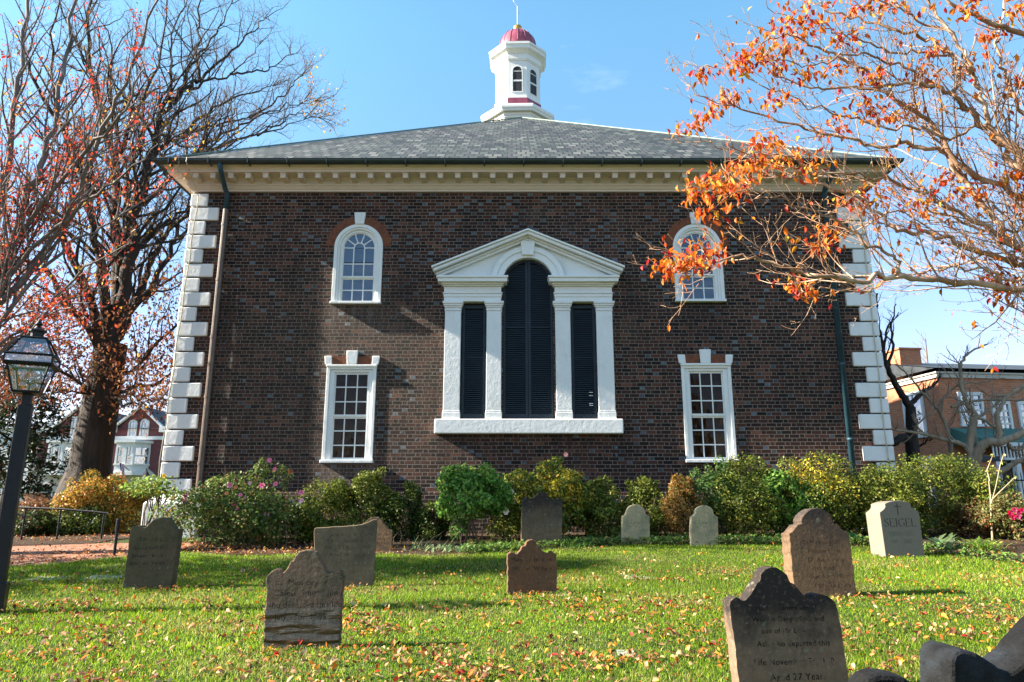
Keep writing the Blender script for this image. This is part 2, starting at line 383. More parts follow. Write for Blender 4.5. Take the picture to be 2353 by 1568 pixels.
# quoins
z = 7.985; k = 0
rq = random.Random(3)
while z > 1.5:
    h = .322; zb = max(z - h, 1.302)
    for side in (0, 1):
        w = (.345 if k % 2 == 0 else .61) + rq.uniform(-.012, .012); ws = .61 if k % 2 == 0 else .345
        m = MB(); pr = .045 + rq.uniform(-.006, .008)
        if side == 0: m.box(XL - pr, XL + w, D - pr, D + ws, zb, z - .012)
        else: m.box(XR - w, XR + pr, D - pr, D + ws, zb, z - .012)
        m.build('quoin', M['white_rough'], church, bevel=.022)
    z -= .336; k += 1
# cornice
m = MB()
m.loopring(XL, XR, D, YB, [(-.01, 8.02), (.05, 8.02), (.05, 8.06), (.075, 8.075), (.10, 8.12), (.10, 8.13), (.125, 8.13), (.125, 8.26), (.15, 8.275), (.165, 8.31), (.44, 8.312),
                           (.44, 8.36), (.455, 8.37), (.47, 8.40), (.52, 8.44), (.56, 8.47), (.575, 8.50), (.575, 8.52), (.2, 8.53)])
m.build('cornice', M['cream'], church)
x = CX - 20 * .392
nmod = 0
while x < XR + .3:
    if XL - .25 < x - .07 and x + .07 < XR + .25:
        m = MB(); m.box(x - .058, x + .058, D - .395, D - .127, 8.19, 8.311); m.box(x - .072, x + .072, D - .41, D - .127, 8.285, 8.3105)
        m.build('modillion', M['cream'], church, bevel=.006); nmod += 1
    x += .392
# gutter: half round trough on all sides
m = MB(); g = [(.60 + .09 * math.cos(R(a)), 8.50 + .085 * math.sin(R(a))) for a in range(180, 361, 20)]
m.loopring(XL, XR, D, YB, [(.51, 8.515)] + g + [(.70, 8.515), (.68, 8.515)] + [(.6 + .075 * math.cos(R(a)), 8.505 + .07 * math.sin(R(a))) for a in range(340, 179, -20)])
gt = m.build('gutter', M['gutter'], church, smooth=False)
for i in range(19):
    x = XL - .3 + i * .87; m = MB()
    m.box(x - .012, x + .012, D - .705, D - .5, 8.405, 8.425); m.box(x - .012, x + .012, D - .712, D - .698, 8.405, 8.53)
    m.build('bracket', M['gutter'], gt)
# roof
o = .63; e = 8.50; ax, y0, y1 = CX, D - .63 + 8.25, YB + .63 - 8.25; az = 14.45
m = MB(); m.add([(XL - o, D - o, e), (XR + o, D - o, e), (XR + o, YB + o, e), (XL - o, YB + o, e), (ax, y0, az), (ax, y1, az)],
                [(0, 1, 4), (1, 2, 5, 4), (2, 3, 5), (3, 0, 4, 5)])
roof = m.build('slate_roof', M['slate'], church)
M['copper'] = simple('weathered green ridge flashing', (.22, .29, .24), (.14, .19, .16), 4, .6)
m = MB()
for c in ((XL - o, D - o, e), (XR + o, D - o, e)): m.tube([Vector(c) + Vector((0, 0, .03)), Vector((ax, y0, az + .03))], .022, 6)
m.tube([(ax, y0, az + .03), (ax, y1, az + .03)], .05, 6)
m.build('ridge_flashing', M['copper'], roof)
# downspouts
m = MB(); a = at(506, 380, D - .60); tx = at(522, 452, D - .10).x
m.tube([(a.x, D - .60, 8.46), (a.x, D - .60, 8.36), (a.x + .01, D - .57, 8.27), (tx - .03, D - .17, 8.02), (tx, D - .10, 7.94), (tx, D - .09, 7.55)], .055, 12)
dsp = m.build('downspout', M['spout_teal'], church, smooth=True)
m = MB(); m.tube([(tx, D - .09, 7.56), (tx + .005, D - .09, .3)], .062, 12)
for zz in (7.2, 5.9, 4.6, 3.3, 1.9):
    m.tube([(tx, D - .09, zz - .03), (tx, D - .09, zz + .03)], .070, 12); m.box(tx - .11, tx + .11, D - .035, D - .004, zz - .02, zz + .02)
m.build('lower_pipe', M['spout_brown'], dsp, smooth=False)
tx = at(1915, 640, D - .1).x
m = MB(); m.tube([(tx + .03, D - .60, 8.46), (tx + .03, D - .60, 8.36), (tx + .02, D - .57, 8.27), (tx, D - .17, 8.02), (tx, D - .10, 7.94), (tx - .02, D - .09, .3)], .06, 12)
for zz in (7.2, 5.6, 4.0, 2.4): m.tube([(tx - .01, D - .09, zz - .03), (tx - .01, D - .09, zz + .03)], .068, 12)
m.build('downspout', M['spout_teal'], church, smooth=True)
# side gutter outlet on the left
m = MB(); m.tube([(XL - .6, D + 1.2, 8.42), (XL - .6, D + 1.2, 8.2), (XL - .52, D + 1.2, 8.06), (XL - .2, D + 1.2, 7.9), (XL - .08, D + 1.2, 7.75), (XL - .08, D + 1.2, 1)], .055, 10)
m.build('downspout', M['spout_brown'], church, smooth=True)
# lightning cables down both corners
m = MB(); q = [at(466, 372, D - .72), (at(467, 420, D - .4).x, D - .4, 8.2)]
q = [(XL + .10, D - .70, 8.53), (XL + .10, D - .72, 8.42), (XL + .12, D - .25, 8.06)]
for i in range(18): q.append((XL + .13 + .015 * math.sin(i * 1.9) - .012 * i, D - .066, 7.9 - i * .37))
m.tube(q, .011, 6); m.build('lightning_cable', M['cable'], church)
q = [(XR - .05, D - .72, 8.42), (XR - .07, D - .25, 8.06)]
for i in range(18): q.append((XR - .07 + .012 * math.sin(i * 1.3) - .004 * i, D - .066, 7.9 - i * .37))
m = MB(); m.tube(q, .011, 6); m.build('lightning_cable', M['cable'], church)

YF = D - .02                                    # face of the window frames
def sash_window(cx, zb, zt, hw):                 # lower windows
    m = MB(); fw = .17
    m.box(cx - hw, cx - hw + .07, YF, D + .16, zb + .05, zt); m.box(cx + hw - .07, cx + hw, YF, D + .16, zb + .05, zt)
    m.box(cx - hw + .07, cx + hw - .07, YF, D + .16, zt - .09, zt)
    m.box(cx - hw + .0705, cx - hw + fw, YF + .035, D + .16, zb + .05, zt - .0905); m.box(cx + hw - fw, cx + hw - .0705, YF + .035, D + .16, zb + .05, zt - .0905)
    m.box(cx - hw + fw + .0005, cx + hw - fw - .0005, YF + .035, D + .16, zt - .15, zt - .0905)
    m.box(cx - hw - .012, cx + hw + .012, YF - .035, YF + .02, zt - .035, zt + .012)
    win = m.build('window', M['white'], church, bevel=.008)
    m = MB(); m.box(cx - hw - .02, cx + hw + .02, YF - .07, D + .17, zb - .02, zb + .048); m.build('sill', M['white_rough'], win, bevel=.012)
    x0, x1, z0, z1 = cx - hw + fw, cx + hw - fw, zb + .052, zt - .152; zm = (z0 + z1) / 2
    for (a, b, yy) in ((z0, zm - .02, D + .09), (zm - .02, z1, D + .055)):
        m = MB(); t = .026
        m.box(x0, x0 + t, yy, yy + .035, a, b); m.box(x1 - t, x1, yy, yy + .035, a, b)
        m.box(x0 + t, x1 - t, yy, yy + .035, a, a + .045); m.box(x0 + t, x1 - t, yy, yy + .035, b - .04, b)
        for i in (1, 2):
            xx = x0 + (x1 - x0) * i / 3; m.box(xx - .012, xx + .012, yy + .004, yy + .03, a + .045, b - .04)
            zz = a + (b - a) * i / 3 + .003; m.box(x0 + t, x1 - t, yy + .002, yy + .028, zz - .012, zz + .012)
        m.build('sash', M['white'], win)
        for i in range(3):
            for j in range(3):
                m = MB(); m.box(x0 + (x1 - x0) * i / 3 + .008, x0 + (x1 - x0) * (i + 1) / 3 - .008, yy + .012, yy + .016, a + (b - a) * j / 3 + .008, a + (b - a) * (j + 1) / 3 - .008)
                m.build('pane', M['glass_low'], win)
    m = MB()
    for i in range(6): m.box(x0 + (x1 - x0) * i / 6 + .004, x0 + (x1 - x0) * (i + 1) / 6 - .004, D + .2, D + .22, z0, z1)
    m.box(x0 - .1, x1 + .1, D + .2, D + .23, (z0 + z1) / 2 - .04, (z0 + z1) / 2 + .04)
    m.build('interior_shutter', M['blind'], win)
    # flat arch of rubbed brick with three white blocks
    n = 7
    for sg in (-1, 1):
        m = MB()
        for i in range(n):
            a0, a1 = .125 + i * .043, .125 + (i + 1) * .043 - .005
            t0, t1 = a0 * 1.05, a1 * 1.05
            m.prism([(cx + sg * a0, zt + .016), (cx + sg * a1, zt + .016), (cx + sg * t1, zt + .2), (cx + sg * t0, zt + .2)], D - .012, D + .02)
        m.build('flat_arch', M['gauged'], win)
    m = MB(); m.prism([(cx - .105, zt + .014), (cx + .105, zt + .014), (cx + .125, zt + .32), (cx - .125, zt + .32)], D - .05, D + .02); m.build('keystone', M['white_rough'], win, bevel=.012)
    for sg in (-1, 1):
        m = MB(); m.prism([(cx + sg * .43, zt + .015), (cx + sg * .575, zt + .015), (cx + sg * .60, zt + .205), (cx + sg * .44, zt + .205)], D - .04, D + .02); m.build('end_block', M['white_rough'], win, bevel=.012)
    return win
sash_window(-3.455, 1.93, 3.99, .535); sash_window(4.18, 1.94, 4.02, .535)
def arch_window(cx, zb, zs, hw):
    m = MB()
    def layer(r0, r1, ya, yb):
        m.box(cx - r1, cx - r0, ya, yb, zb + .05, zs); m.box(cx + r0, cx + r1, ya, yb, zb + .05, zs); m.ring(cx, zs, r0, r1, 0, 180, ya, yb, 28)
    layer(hw - .08, hw, YF - .01, D + .16); layer(hw - .125, hw - .0805, YF + .012, D + .16); layer(hw - .185, hw - .1255, YF + .05, D + .16)
    win = m.build('window', M['white'], church, bevel=.006)
    m = MB(); m.box(cx - hw - .015, cx + hw + .015, YF - .06, D + .17, zb - .01, zb + .048); m.build('sill', M['white_rough'], win, bevel=.01)
    r = hw - .186; z0 = zb + .055; zm = z0 + .57; yy = D + .09
    m = MB(); t = .022
    m.box(cx - r, cx - r + t, yy, yy + .035, z0, zm); m.box(cx + r - t, cx + r, yy, yy + .035, z0, zm)
    m.box(cx - r + t, cx + r - t, yy, yy + .035, z0, z0 + .04); m.box(cx - r + t, cx + r - t, yy, yy + .035, zm - .035, zm)
    for i in (1, 2): xx = cx - r + 2 * r * i / 3; m.box(xx - .012, xx + .012, yy + .004, yy + .03, z0 + .04, zm - .035)
    zz = (z0 + zm) / 2; m.box(cx - r + t, cx + r - t, yy + .002, yy + .028, zz - .012, zz + .012)
    m.build('sash', M['white'], win)
    yy = D + .055; m = MB(); ri = r / 3
    m.box(cx - r, cx - r + t, yy, yy + .035, zm, zs); m.box(cx + r - t, cx + r, yy, yy + .035, zm, zs); m.box(cx - r + t, cx + r - t, yy, yy + .035, zm, zm + .035)
    for i in (1, 2): xx = cx - r + 2 * r * i / 3; m.box(xx - .012, xx + .012, yy + .004, yy + .03, zm + .035, zs)
    zz = (zm + zs) / 2 - .03; m.box(cx - r + t, cx + r - t, yy + .002, yy + .028, zz - .012, zz + .012)
    m.box(cx - r + t, cx - ri - .012, yy + .002, yy + .028, zs - .012, zs + .012); m.box(cx + ri + .012, cx + r - t, yy + .002, yy + .028, zs - .012, zs + .012)
    m.ring(cx, zs, r - t, r, 0, 180, yy, yy + .035, 24); m.ring(cx, zs, ri - .012, ri + .012, 0, 180, yy + .004, yy + .03, 14)
    for a in (36, 72, 108, 144):
        ca, sa = math.cos(R(a)), math.sin(R(a)); w = .012
        m.prism([(cx + (ri + .01) * ca + w * sa, zs + (ri + .01) * sa - w * ca), (cx + (r - .02) * ca + w * sa, zs + (r - .02) * sa - w * ca),
                 (cx + (r - .02) * ca - w * sa, zs + (r - .02) * sa + w * ca), (cx + (ri + .01) * ca - w * sa, zs + (ri + .01) * sa + w * ca)], yy + .003, yy + .027)
    m.build('sash', M['white'], win)
    for a, b, n, y2 in ((z0, zm, 2, D + .105), (zm, zs, 2, D + .07)):
        for i in range(3):
            for j in range(n):
                m = MB(); m.box(cx - r + 2 * r * i / 3 + .008, cx - r + 2 * r * (i + 1) / 3 - .008, y2, y2 + .004, a + (b - a) * j / n + .01, a + (b - a) * (j + 1) / n - .01)
                m.build('pane', M['glass_up'], win)
    m = MB(); m.prism([(cx + (ri) * math.cos(R(a)), zs + ri * math.sin(R(a))) for a in range(0, 181, 15)], D + .07, D + .074); m.build('pane', M['glass_up'], win)
    for i in range(5):
        a0, a1 = 36 * i + 1.5, 36 * i + 34.5; m = MB(); m.ring(cx, zs, ri + .006, r - .012, a0, a1, D + .07, D + .074, 6); m.build('pane', M['glass_up'], win)
    m = MB(); m.box(cx - hw, cx + hw, D + .22, D + .24, zb, zs + hw); m.build('dark_interior_panel', M['dark'], win)  # dark panel stands in for the unlit interior behind the panes
    # arch of rubbed brick
    r0, r1 = hw + .004, hw + .185; n = 17
    for sg in (0, 1):
        m = MB()
        for i in range(n):
            a0 = 2 + i * (77.0 / n); a1 = a0 + 77.0 / n - .5
            if sg: a0, a1 = 180 - a1, 180 - a0
            m.ring(cx, zs, r0, r1 + (.01 if i % 3 == 0 else 0), a0, a1, D - .012, D + .02, 1)
        m.build('brick_arch', M['gauged'], win)
    m = MB(); m.prism([(cx - .10, zs + hw - .01), (cx + .10, zs + hw - .01), (cx + .128, zs + hw + .27), (cx - .128, zs + hw + .27)], D - .06, D + .02)
    m.build('keystone', M['white_rough'], win, bevel=.008)
arch_window(-3.442, 5.37, 6.695, .545); arch_window(4.157, 5.42, 6.695, .545)

# Venetian window
VEN = M['white_rough']; VS = M['white']
m = MB(); m.box(-1.63, 2.335, D - .16, D + .1, 2.515, 2.822); ven = m.build('venetian_window', VEN, church, bevel=.02)
for (a, b) in ((-1.462, -1.115), (-.553, -.232), (.944, 1.27), (1.84, 2.19)):
    m = MB(); m.box(a - .015, b + .015, D - .105, D + .1, 2.823, 2.965)
    m.box(a - .008, b + .008, D - .098, D + .1, 2.9655, 3.01); m.box(a, b, D - .09, D + .1, 3.0105, 5.19)
    m.box(a - .012, b + .012, D - .105, D + .1, 5.1905, 5.22); m.box(a - .002, b + .002, D - .093, D + .1, 5.2205, 5.265)
    m.box(a - .018, b + .018, D - .11, D + .1, 5.2655, 5.30); m.box(a - .035, b + .035, D - .13, D + .1, 5.3005, 5.345); m.box(a - .052, b + .052, D - .15, D + .1, 5.3455, 5.40)
    m.build('pilaster', VEN, ven, bevel=.008)
for sg in (-1, 1):
    def bx(m, a, b, y0, z0, z1):
        if sg < 0: m.box(CX - b, CX - a, y0, D + .1, z0, z1)
        else: m.box(CX + a, CX + b, y0, D + .1, z0, z1)
    m = MB(); i0, i1 = .59, 1.84
    bx(m, i0, i1 + .005, D - .10, 5.4005, 5.50); bx(m, i0 - .012, i1 + .012, D - .115, 5.5005, 5.575); bx(m, i0 - .03, i1 + .03, D - .135, 5.5755, 5.60)
    bx(m, i0, i1 + .005, D - .10, 5.6005, 5.735)
    bx(m, i0 - .03, i1 + .03, D - .14, 5.7355, 5.765); bx(m, i0 - .06, i1 + .06, D - .185, 5.7655, 5.805); bx(m, i0 - .13, i1 + .13, D - .28, 5.8055, 5.89); bx(m, i0 - .155, i1 + .155, D - .31, 5.8905, 5.935)
    m.build('entablature', VS, ven, bevel=.006)
# pediment: tympanum with arch cut, raking cornice
zs = 5.85
m = MB(); pts = [(CX + .8 * math.cos(R(a)), zs + .80 * math.sin(R(a))) for a in range(8, 173, 8)]
m.prism([(CX - 1.95, 5.936), (CX - .80, 5.936)] + pts[::-1][:] + [(CX + .8, 5.936), (CX + 1.95, 5.936), (CX, 6.86)], D - .06, D + .02)
m.build('tympanum', VS, ven)
for sg in (-1, 1):
    m = MB(); ex, ez, tz = 2.02, 5.93, 6.80
    def rake(o0, o1, y0, s=0.0):
        m.prism([(CX + sg * (ex + s), ez + o0), (CX, tz + o0 + (0.0)), (CX, tz + o1), (CX + sg * (ex + s), ez + o1)], y0, D + .02)
    rake(.0, .06, D - .15); rake(.0605, .10, D - .2); rake(.1005, .17, D - .30, .05); rake(.1705, .215, D - .34, .09)
    m.build('raking_cornice', VS, ven, bevel=.006)
m = MB(); m.ring(CX, zs, .555, .80, 3, 177, D - .12, D + .1, 36); m.ring(CX, zs, .70, .815, 3, 177, D - .145, D - .1205, 36)
m.build('archivolt', VS, ven, bevel=.006)
m = MB(); m.prism([(CX - .125, zs + .60), (CX + .125, zs + .60), (CX + .165, zs + .93), (CX - .165, zs + .93)], D - .18, D + .02); m.build('keystone', VS, ven, bevel=.01)
def shutter(x0, x1, z0, z1, y, arch=None):
    m = MB(); t = .055
    def top(x): return z1 if arch is None else arch[1] + math.sqrt(max(0, arch[2] ** 2 - (x - arch[0]) ** 2))
    if arch is None:
        m.box(x0, x0 + t, y, y + .04, z0, z1); m.box(x1 - t, x1, y, y + .04, z0, z1); m.box(x0 + t, x1 - t, y, y + .04, z1 - .07, z1)
    else:
        xi = x0 if abs(x0 - arch[0]) < abs(x1 - arch[0]) else x1; xo = x1 if xi == x0 else x0; s = 1 if xo > xi else -1
        m.box(min(xi, xi + s * t), max(xi, xi + s * t), y, y + .04, z0, top(xi + s * t)); m.box(min(xo, xo - s * t), max(xo, xo - s * t), y, y + .04, z0, arch[1])
        m.ring(arch[0], arch[1], arch[2] - t, arch[2] + .004, 0 if s > 0 else 96, 84 if s > 0 else 180, y, y + .04, 14)
    m.box(x0 + t, x1 - t, y, y + .04, z0, z0 + .11); mid = z0 + (2.02 if arch else 1.34); m.box(x0 + t, x1 - t, y + .004, y + .036, mid - .012, mid + .012)
    z = z0 + .125
    while True:
        a, b = x0 + t, x1 - t
        if arch:
            if z > arch[1]:
                hw = math.sqrt(max(0, (arch[2] - t) ** 2 - (z - arch[1]) ** 2))
                a, b = max(a, arch[0] - hw), min(b, arch[0] + hw)
            if z > arch[1] + arch[2] - t - .05: break
        elif z > z1 - .09: break
        if b - a > .03 and abs(z - mid) > .03:
            m.add([(a, y - .004, z - .004), (b, y - .004, z - .004), (b, y - .004, z - .018), (a, y - .004, z - .018), (a, y + .034, z + .019), (b, y + .034, z + .019), (b, y + .036, z + .008), (a, y + .036, z + .008)],
                  [(0, 1, 5, 4), (3, 2, 1, 0), (2, 3, 7, 6), (4, 5, 6, 7)])
        z += .042
    m.build('louvred_shutter', M['shutter'], ven)
shutter(CX - .548, CX - .004, 2.826, 6.3, D + .03, (CX, 5.85, .548)); shutter(CX + .004, CX + .548, 2.826, 6.3, D + .03, (CX, 5.85, .548))
shutter(-1.085, -.575, 2.826, 5.34, D + .02); shutter(1.29, 1.82, 2.826, 5.34, D + .02)
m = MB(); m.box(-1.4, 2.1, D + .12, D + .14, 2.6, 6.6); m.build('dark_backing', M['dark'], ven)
for zz in (3.12, 3.16, 3.33, 3.40):
    m = MB(); m.box(1.65, 1.73, D + .012, D + .019, zz, zz + .012); m.build('broken_slat', M['white'], ven)

# cupola
cy = 35.3; cc = (.335, cy, 0)
def zc(zy, half): return at(1190, zy / 3.136 / 1.088, cy - half).z
def octo(m, af, prof, mi=0): m.lathe(cc, [(r / math.cos(R(22.5)), z) for r, z in prof], 8, mi, R(22.5) + R(-1.5))
m = MB(); octo(m, 0, [(1.72, 9), (1.72, zc(925, 1.72)), (1.76, zc(920, 1.75)), (1.76, zc(905, 1.75)), (1.80, zc(900, 1.8)), (1.8, zc(875, 1.8)), (1.98, zc(866, 1.95)), (2.0, zc(850, 2.0)), (2.05, zc(835, 2.05)), (2.05, zc(818, 2.05)), (2.02, zc(812, 2.0)), (1.4, zc(795, 1.6))])
cup = m.build('cupola', M['white'], church)
m = MB(); octo(m, 0, [(1.32, zc(815, 1.3)), (1.32, zc(768, 1.3))]); m.build('red_flashing', M['redroof'], cup)
zd0, zd1 = zc(768, 1.28), zc(478, 1.25)
m = MB(); octo(m, 0, [(1.30, zd0 - .01), (1.30, zd0 + .06), (1.25, zd0 + .09), (1.25, zd1), (1.29, zd1 + .01), (1.29, zd1 + .07), (1.33, zd1 + .1), (1.33, zd1 + .4), (1.42, zd1 + .5), (1.58, zd1 + .62), (1.6, zd1 + .82), (1.64, zd1 + .84), (1.64, zd1 + .98), (1.2, zd1 + 1.15)])
m.build('octagonal_drum', M['white'], cup)
for i in range(8):
    a = R(-90 + 45 * i - 1.5); rot = Matrix.Translation(cc) @ Matrix.Rotation(a + R(90), 4, 'Z')
    m = MB(); zb, zt, w = zd0 + .42, zd1 - .62, .255
    outl = [(-w, zb), (w, zb)] + [(w * math.cos(R(t)), zt + w * math.sin(R(t))) for t in range(0, 181, 15)]
    m.prism(outl, -1.258, -1.2)
    o_ = m.build('louvred_opening', M['louvre'], cup); o_.data.transform(rot)
    m = MB(); m.box(-w, w, -1.268, -1.259, zb + .62, zb + .72); m.box(-w, w, -1.266, -1.259, zt - .06, zt - .02)
    m.ring(0, zt, w, w + .05, 0, 180, -1.275, -1.22, 12); m.box(-w - .05, -w, -1.275, -1.22, zb - .05, zt); m.box(w, w + .05, -1.275, -1.22, zb - .05, zt); m.box(-w, w, -1.275, -1.22, zb - .05, zb)
    o_ = m.build('opening_frame', M['white'], cup); o_.data.transform(rot)
zdm = zd1 + 1.1; ztop = zc(258, .0)
m = MB(); hh = ztop - zdm; m.lathe((cc[0], cc[1], zdm), [(1.14, -.1), (1.14, hh * .18)] + [(1.14 * math.cos(R(t)) ** .85, hh * .18 + hh * .82 * math.sin(R(t))) for t in range(6, 88, 7)], 24)
for k in range(16):
    a = 2 * math.pi * k / 16
    m.tube([(cc[0] + 1.15 * math.cos(R(t)) ** .85 * math.cos(a), cc[1] + 1.15 * math.cos(R(t)) ** .85 * math.sin(a), zdm + hh * .18 + hh * .82 * math.sin(R(t)) + .005) for t in range(0, 89, 11)], .018, 4)
m.build('red_dome', M['redroof'], cup, smooth=True)
m = MB(); rb = .265; m.lathe((cc[0], cc[1], ztop + .25), [(.02, -.36), (.16, -.34), (.09, -.26)] + [(rb * math.cos(R(t)), rb * math.sin(R(t))) for t in range(-70, 86, 12)], 20); m.build('gilded_ball', M['gold'], cup, smooth=True)
zr = zc(45, 0)
m = MB(); m.tube([(cc[0], cc[1], ztop + .4), (cc[0], cc[1], zr)], .03, 6); m.tube([(cc[0] - .03, cc[1], zr - .05), (cc[0] - .22, cc[1] - .1, zr + .18), (cc[0] - .25, cc[1] - .1, zr + .3)], .02, 5); m.tube([(cc[0], cc[1], zr - .3), (cc[0] + .1, cc[1], zr - .55)], .02, 5)
m.build('weather_vane_rod', M['trim_far'], cup)
# ------------------------------------------------------------------ ground, path, bed, lawn
def soil(name, a, b, c, sc=3, bump=.03):
    k = NT(name); p = k.pos(); n1 = k.noise(p, sc, 6, .65); n2 = k.noise(p, sc * 9, 4, .6)
    col = k.mix(k.mr(n1, .35, .65), a, b); col = k.mix(k.mr(n2, .5, .75, 0, .7), col, c)
    k.bump(k.m('ADD', n2, k.noise(p, 60, 3)), bump); return k.fin(col, .95, .1)
M['soil_green'] = soil('short rough turf', (.05, .075, .018), (.035, .055, .014), (.09, .075, .035))
M['lawn_base'] = soil('lawn thatch', (.05, .085, .015), (.035, .06, .012), (.12, .10, .05), 5)
M['mulch'] = soil('leafy mulch', (.07, .045, .03), (.04, .026, .018), (.16, .10, .06), 6)
def ground_mesh():
    xs = np.concatenate([np.linspace(-600, -40, 8), np.linspace(-36, 36, 73), np.linspace(40, 600, 8)])
    ys = np.concatenate([np.linspace(-500, -14, 8), np.linspace(-10, 30, 81), np.linspace(34, 900, 12)])
    X, Y = np.meshgrid(xs, ys); Z = gzv(X, Y)
    v = np.stack([X, Y, Z], -1).reshape(-1, 3); nx = len(xs)
    i = np.arange((len(ys) - 1) * (nx - 1)); r, c = i // (nx - 1), i % (nx - 1); a = r * nx + c
    return np_mesh('ground', v, np.stack([a, a + 1, a + nx + 1, a + nx], -1).ravel(), np.full(len(a), 4))
tag(link('ground', ground_mesh(), None, [M['soil_green']]), kind='structure')
EDGE = [(-200, 1322), (0, 1307), (120, 1299), (250, 1285), (400, 1270), (560, 1281), (700, 1275), (870, 1277), (1000, 1280), (1150, 1274), (1290, 1262), (1430, 1256), (1650, 1256), (1800, 1256), (2010, 1258), (2130, 1272), (2353, 1302), (2600, 1330)]
EP = [ground_at(u, v) for u, v in EDGE]
EX = np.array([p.x for p in EP]); EY = np.array([p.y for p in EP])
def edge_y(x): return np.interp(x, EX, EY)
def sheet(name, lo, hi, n, k, dz, mat, x0, x1):       # strip between two curves y=lo(x), y=hi(x)
    xs = np.linspace(x0, x1, n); v = []
    for j in range(k + 1):
        t = j / k; ys = lo(xs) * (1 - t) + hi(xs) * t; v.append(np.stack([xs, ys, gzv(xs, ys) + dz], -1))
    v = np.array(v).reshape(-1, 3); i = np.arange(k * (n - 1)); r, c = i // (n - 1), i % (n - 1); a = r * n + c
    o = link(name, np_mesh(name, v, np.stack([a, a + 1, a + n + 1, a + n], -1).ravel(), np.full(len(a), 4)), None, [mat])
    return tag(o, kind='structure')
sheet('lawn', lambda x: x * 0 - 6, edge_y, 120, 60, .012, M['lawn_base'], -16, 16)
def pathmat():
    k = NT('herringbone brick paving'); p = k.sep(k.pos())
    b = k.n("ShaderNodeTexBrick"); k.set(b.inputs["Vector"], k.comb(p[0], p[1], 0.0)); b.inputs["Scale"].default_value = 1
    b.inputs["Brick Width"].default_value = .2; b.inputs["Row Height"].default_value = .1; b.inputs["Mortar Size"].default_value = .006
    b.inputs["Color1"].default_value = (.34, .15, .09, 1); b.inputs["Color2"].default_value = (.22, .085, .05, 1); b.inputs["Mortar"].default_value = (.12, .07, .05, 1)
    col = k.mix(k.mr(k.noise(k.pos(), 2, 5), .4, .7, 0, .4), b.outputs[0], (.36, .22, .15))
    k.bump(k.m('SUBTRACT', k.noise(k.pos(), 20, 3), b.outputs[1]), .008); return k.fin(col, .85, .2)
M['paving'] = pathmat()
far_pts = [ground_at(u, v) for u, v in ((-200, 1258), (0, 1258), (120, 1254), (250, 1250), (400, 1248))]
FXp = np.array([p.x for p in far_pts]); FYp = np.array([p.y for p in far_pts])
sheet('brick_path', edge_y, lambda x: np.interp(x, FXp, FYp), 60, 6, .010, M['paving'], -15, at(395, 1265, EP[4].y).x)
sheet('flower_bed', lambda x: edge_y(x) - .02, lambda x: x * 0 + D + .05, 120, 8, .016, M['mulch'], at(395, 1265, EP[4].y).x, 16)
sheet('shrub_bed', lambda x: np.interp(x, FXp, FYp) + .02, lambda x: x * 0 + 17.2, 40, 8, .014, M['mulch'], -15, -7.6)

# ------------------------------------------------------------------ leaf meshes
def frames(n, yaw, pitch, roll):
    cy_, sy_, cp, sp, cr, sr = np.cos(yaw), np.sin(yaw), np.cos(pitch), np.sin(pitch), np.cos(roll), np.sin(roll)
    X = np.stack([cy_ * cp, sy_ * cp, sp], -1)                       # along the leaf
    A = np.stack([-sy_, cy_, 0 * cy_], -1); B = np.cross(X, A)
    Y = A * cr[:, None] + B * sr[:, None]; Z = np.cross(X, Y)
    return X, Y, Z
def leaf_mesh(name, P, size, yaw, pitch, roll, cols, width=.5, fold=.25, curl=.2, shape=3):
    n = len(P); X, Y, Z = frames(n, yaw, pitch, roll)
    if shape == 3:
        rows = [(0, .06), (.3, .85), (.65, .8), (1, .04)]
    else:
        rows = [(0, .1), (.5, 1), (1, .08)]
    size = np.asarray(size)[:, None]; fold = np.broadcast_to(np.asarray(fold, float), (n,))[:, None]; curl = np.broadcast_to(np.asarray(curl, float), (n,))[:, None]
    V = []
    for t, w in rows:
        for s in (-1, 0, 1):
            V.append(P + size * (X * t + Y * (s * w * width * .5) + Z * (fold * abs(s) * w * width + curl * (t - .5) ** 2 * -1.5)))
    V = np.stack(V, 1); k = V.shape[1]
    f = []
    for r in range(len(rows) - 1):
        for c in range(2): f.append([r * 3 + c, r * 3 + c + 1, r * 3 + c + 4, r * 3 + c + 3])
    f = np.array(f); F = (f[None] + (np.arange(n) * k)[:, None, None]).reshape(-1)
    C = np.repeat(np.asarray(cols), k, axis=0)
    return np_mesh(name, V.reshape(-1, 3), F, np.full(n * len(f), 4), C)
def quad_leaves(name, P, N, size, cols, width=.6, rng=RNG):          # small folded leaves facing N
    n = len(P); N = N / (np.linalg.norm(N, axis=1)[:, None] + 1e-9)
    r = rng.normal(size=(n, 3)); X = r - N * (r * N).sum(1)[:, None]; X /= np.linalg.norm(X, axis=1)[:, None] + 1e-9
    Y = np.cross(N, X); s = np.asarray(size)[:, None]
    V = np.stack([P - X * s * .5, P + Y * s * width * .5 + N * s * .12 + X * s * .05, P + X * s * .5, P - Y * s * width * .5 + N * s * .12 + X * s * .05], 1)
    b = (np.arange(n) * 4)[:, None]
    F = (np.array([[0, 3, 2], [0, 2, 1]]).reshape(1, 6) + b).reshape(-1)
    return np_mesh(name, V.reshape(-1, 3), F, np.full(n * 2, 3), np.repeat(cols, 4, axis=0))
def pick(rng, n, palette, jitter=.18):
    pal = np.array([p[:3] for p in palette]); w = np.array([p[3] if len(p) > 3 else 1 for p in palette], float); w /= w.sum()
    c = pal[rng.choice(len(pal), n, p=w)]
    return np.clip(c * (1 + rng.normal(size=(n, 1)) * jitter) * (1 + rng.normal(size=(n, 3)) * jitter * .35), .003, .95)
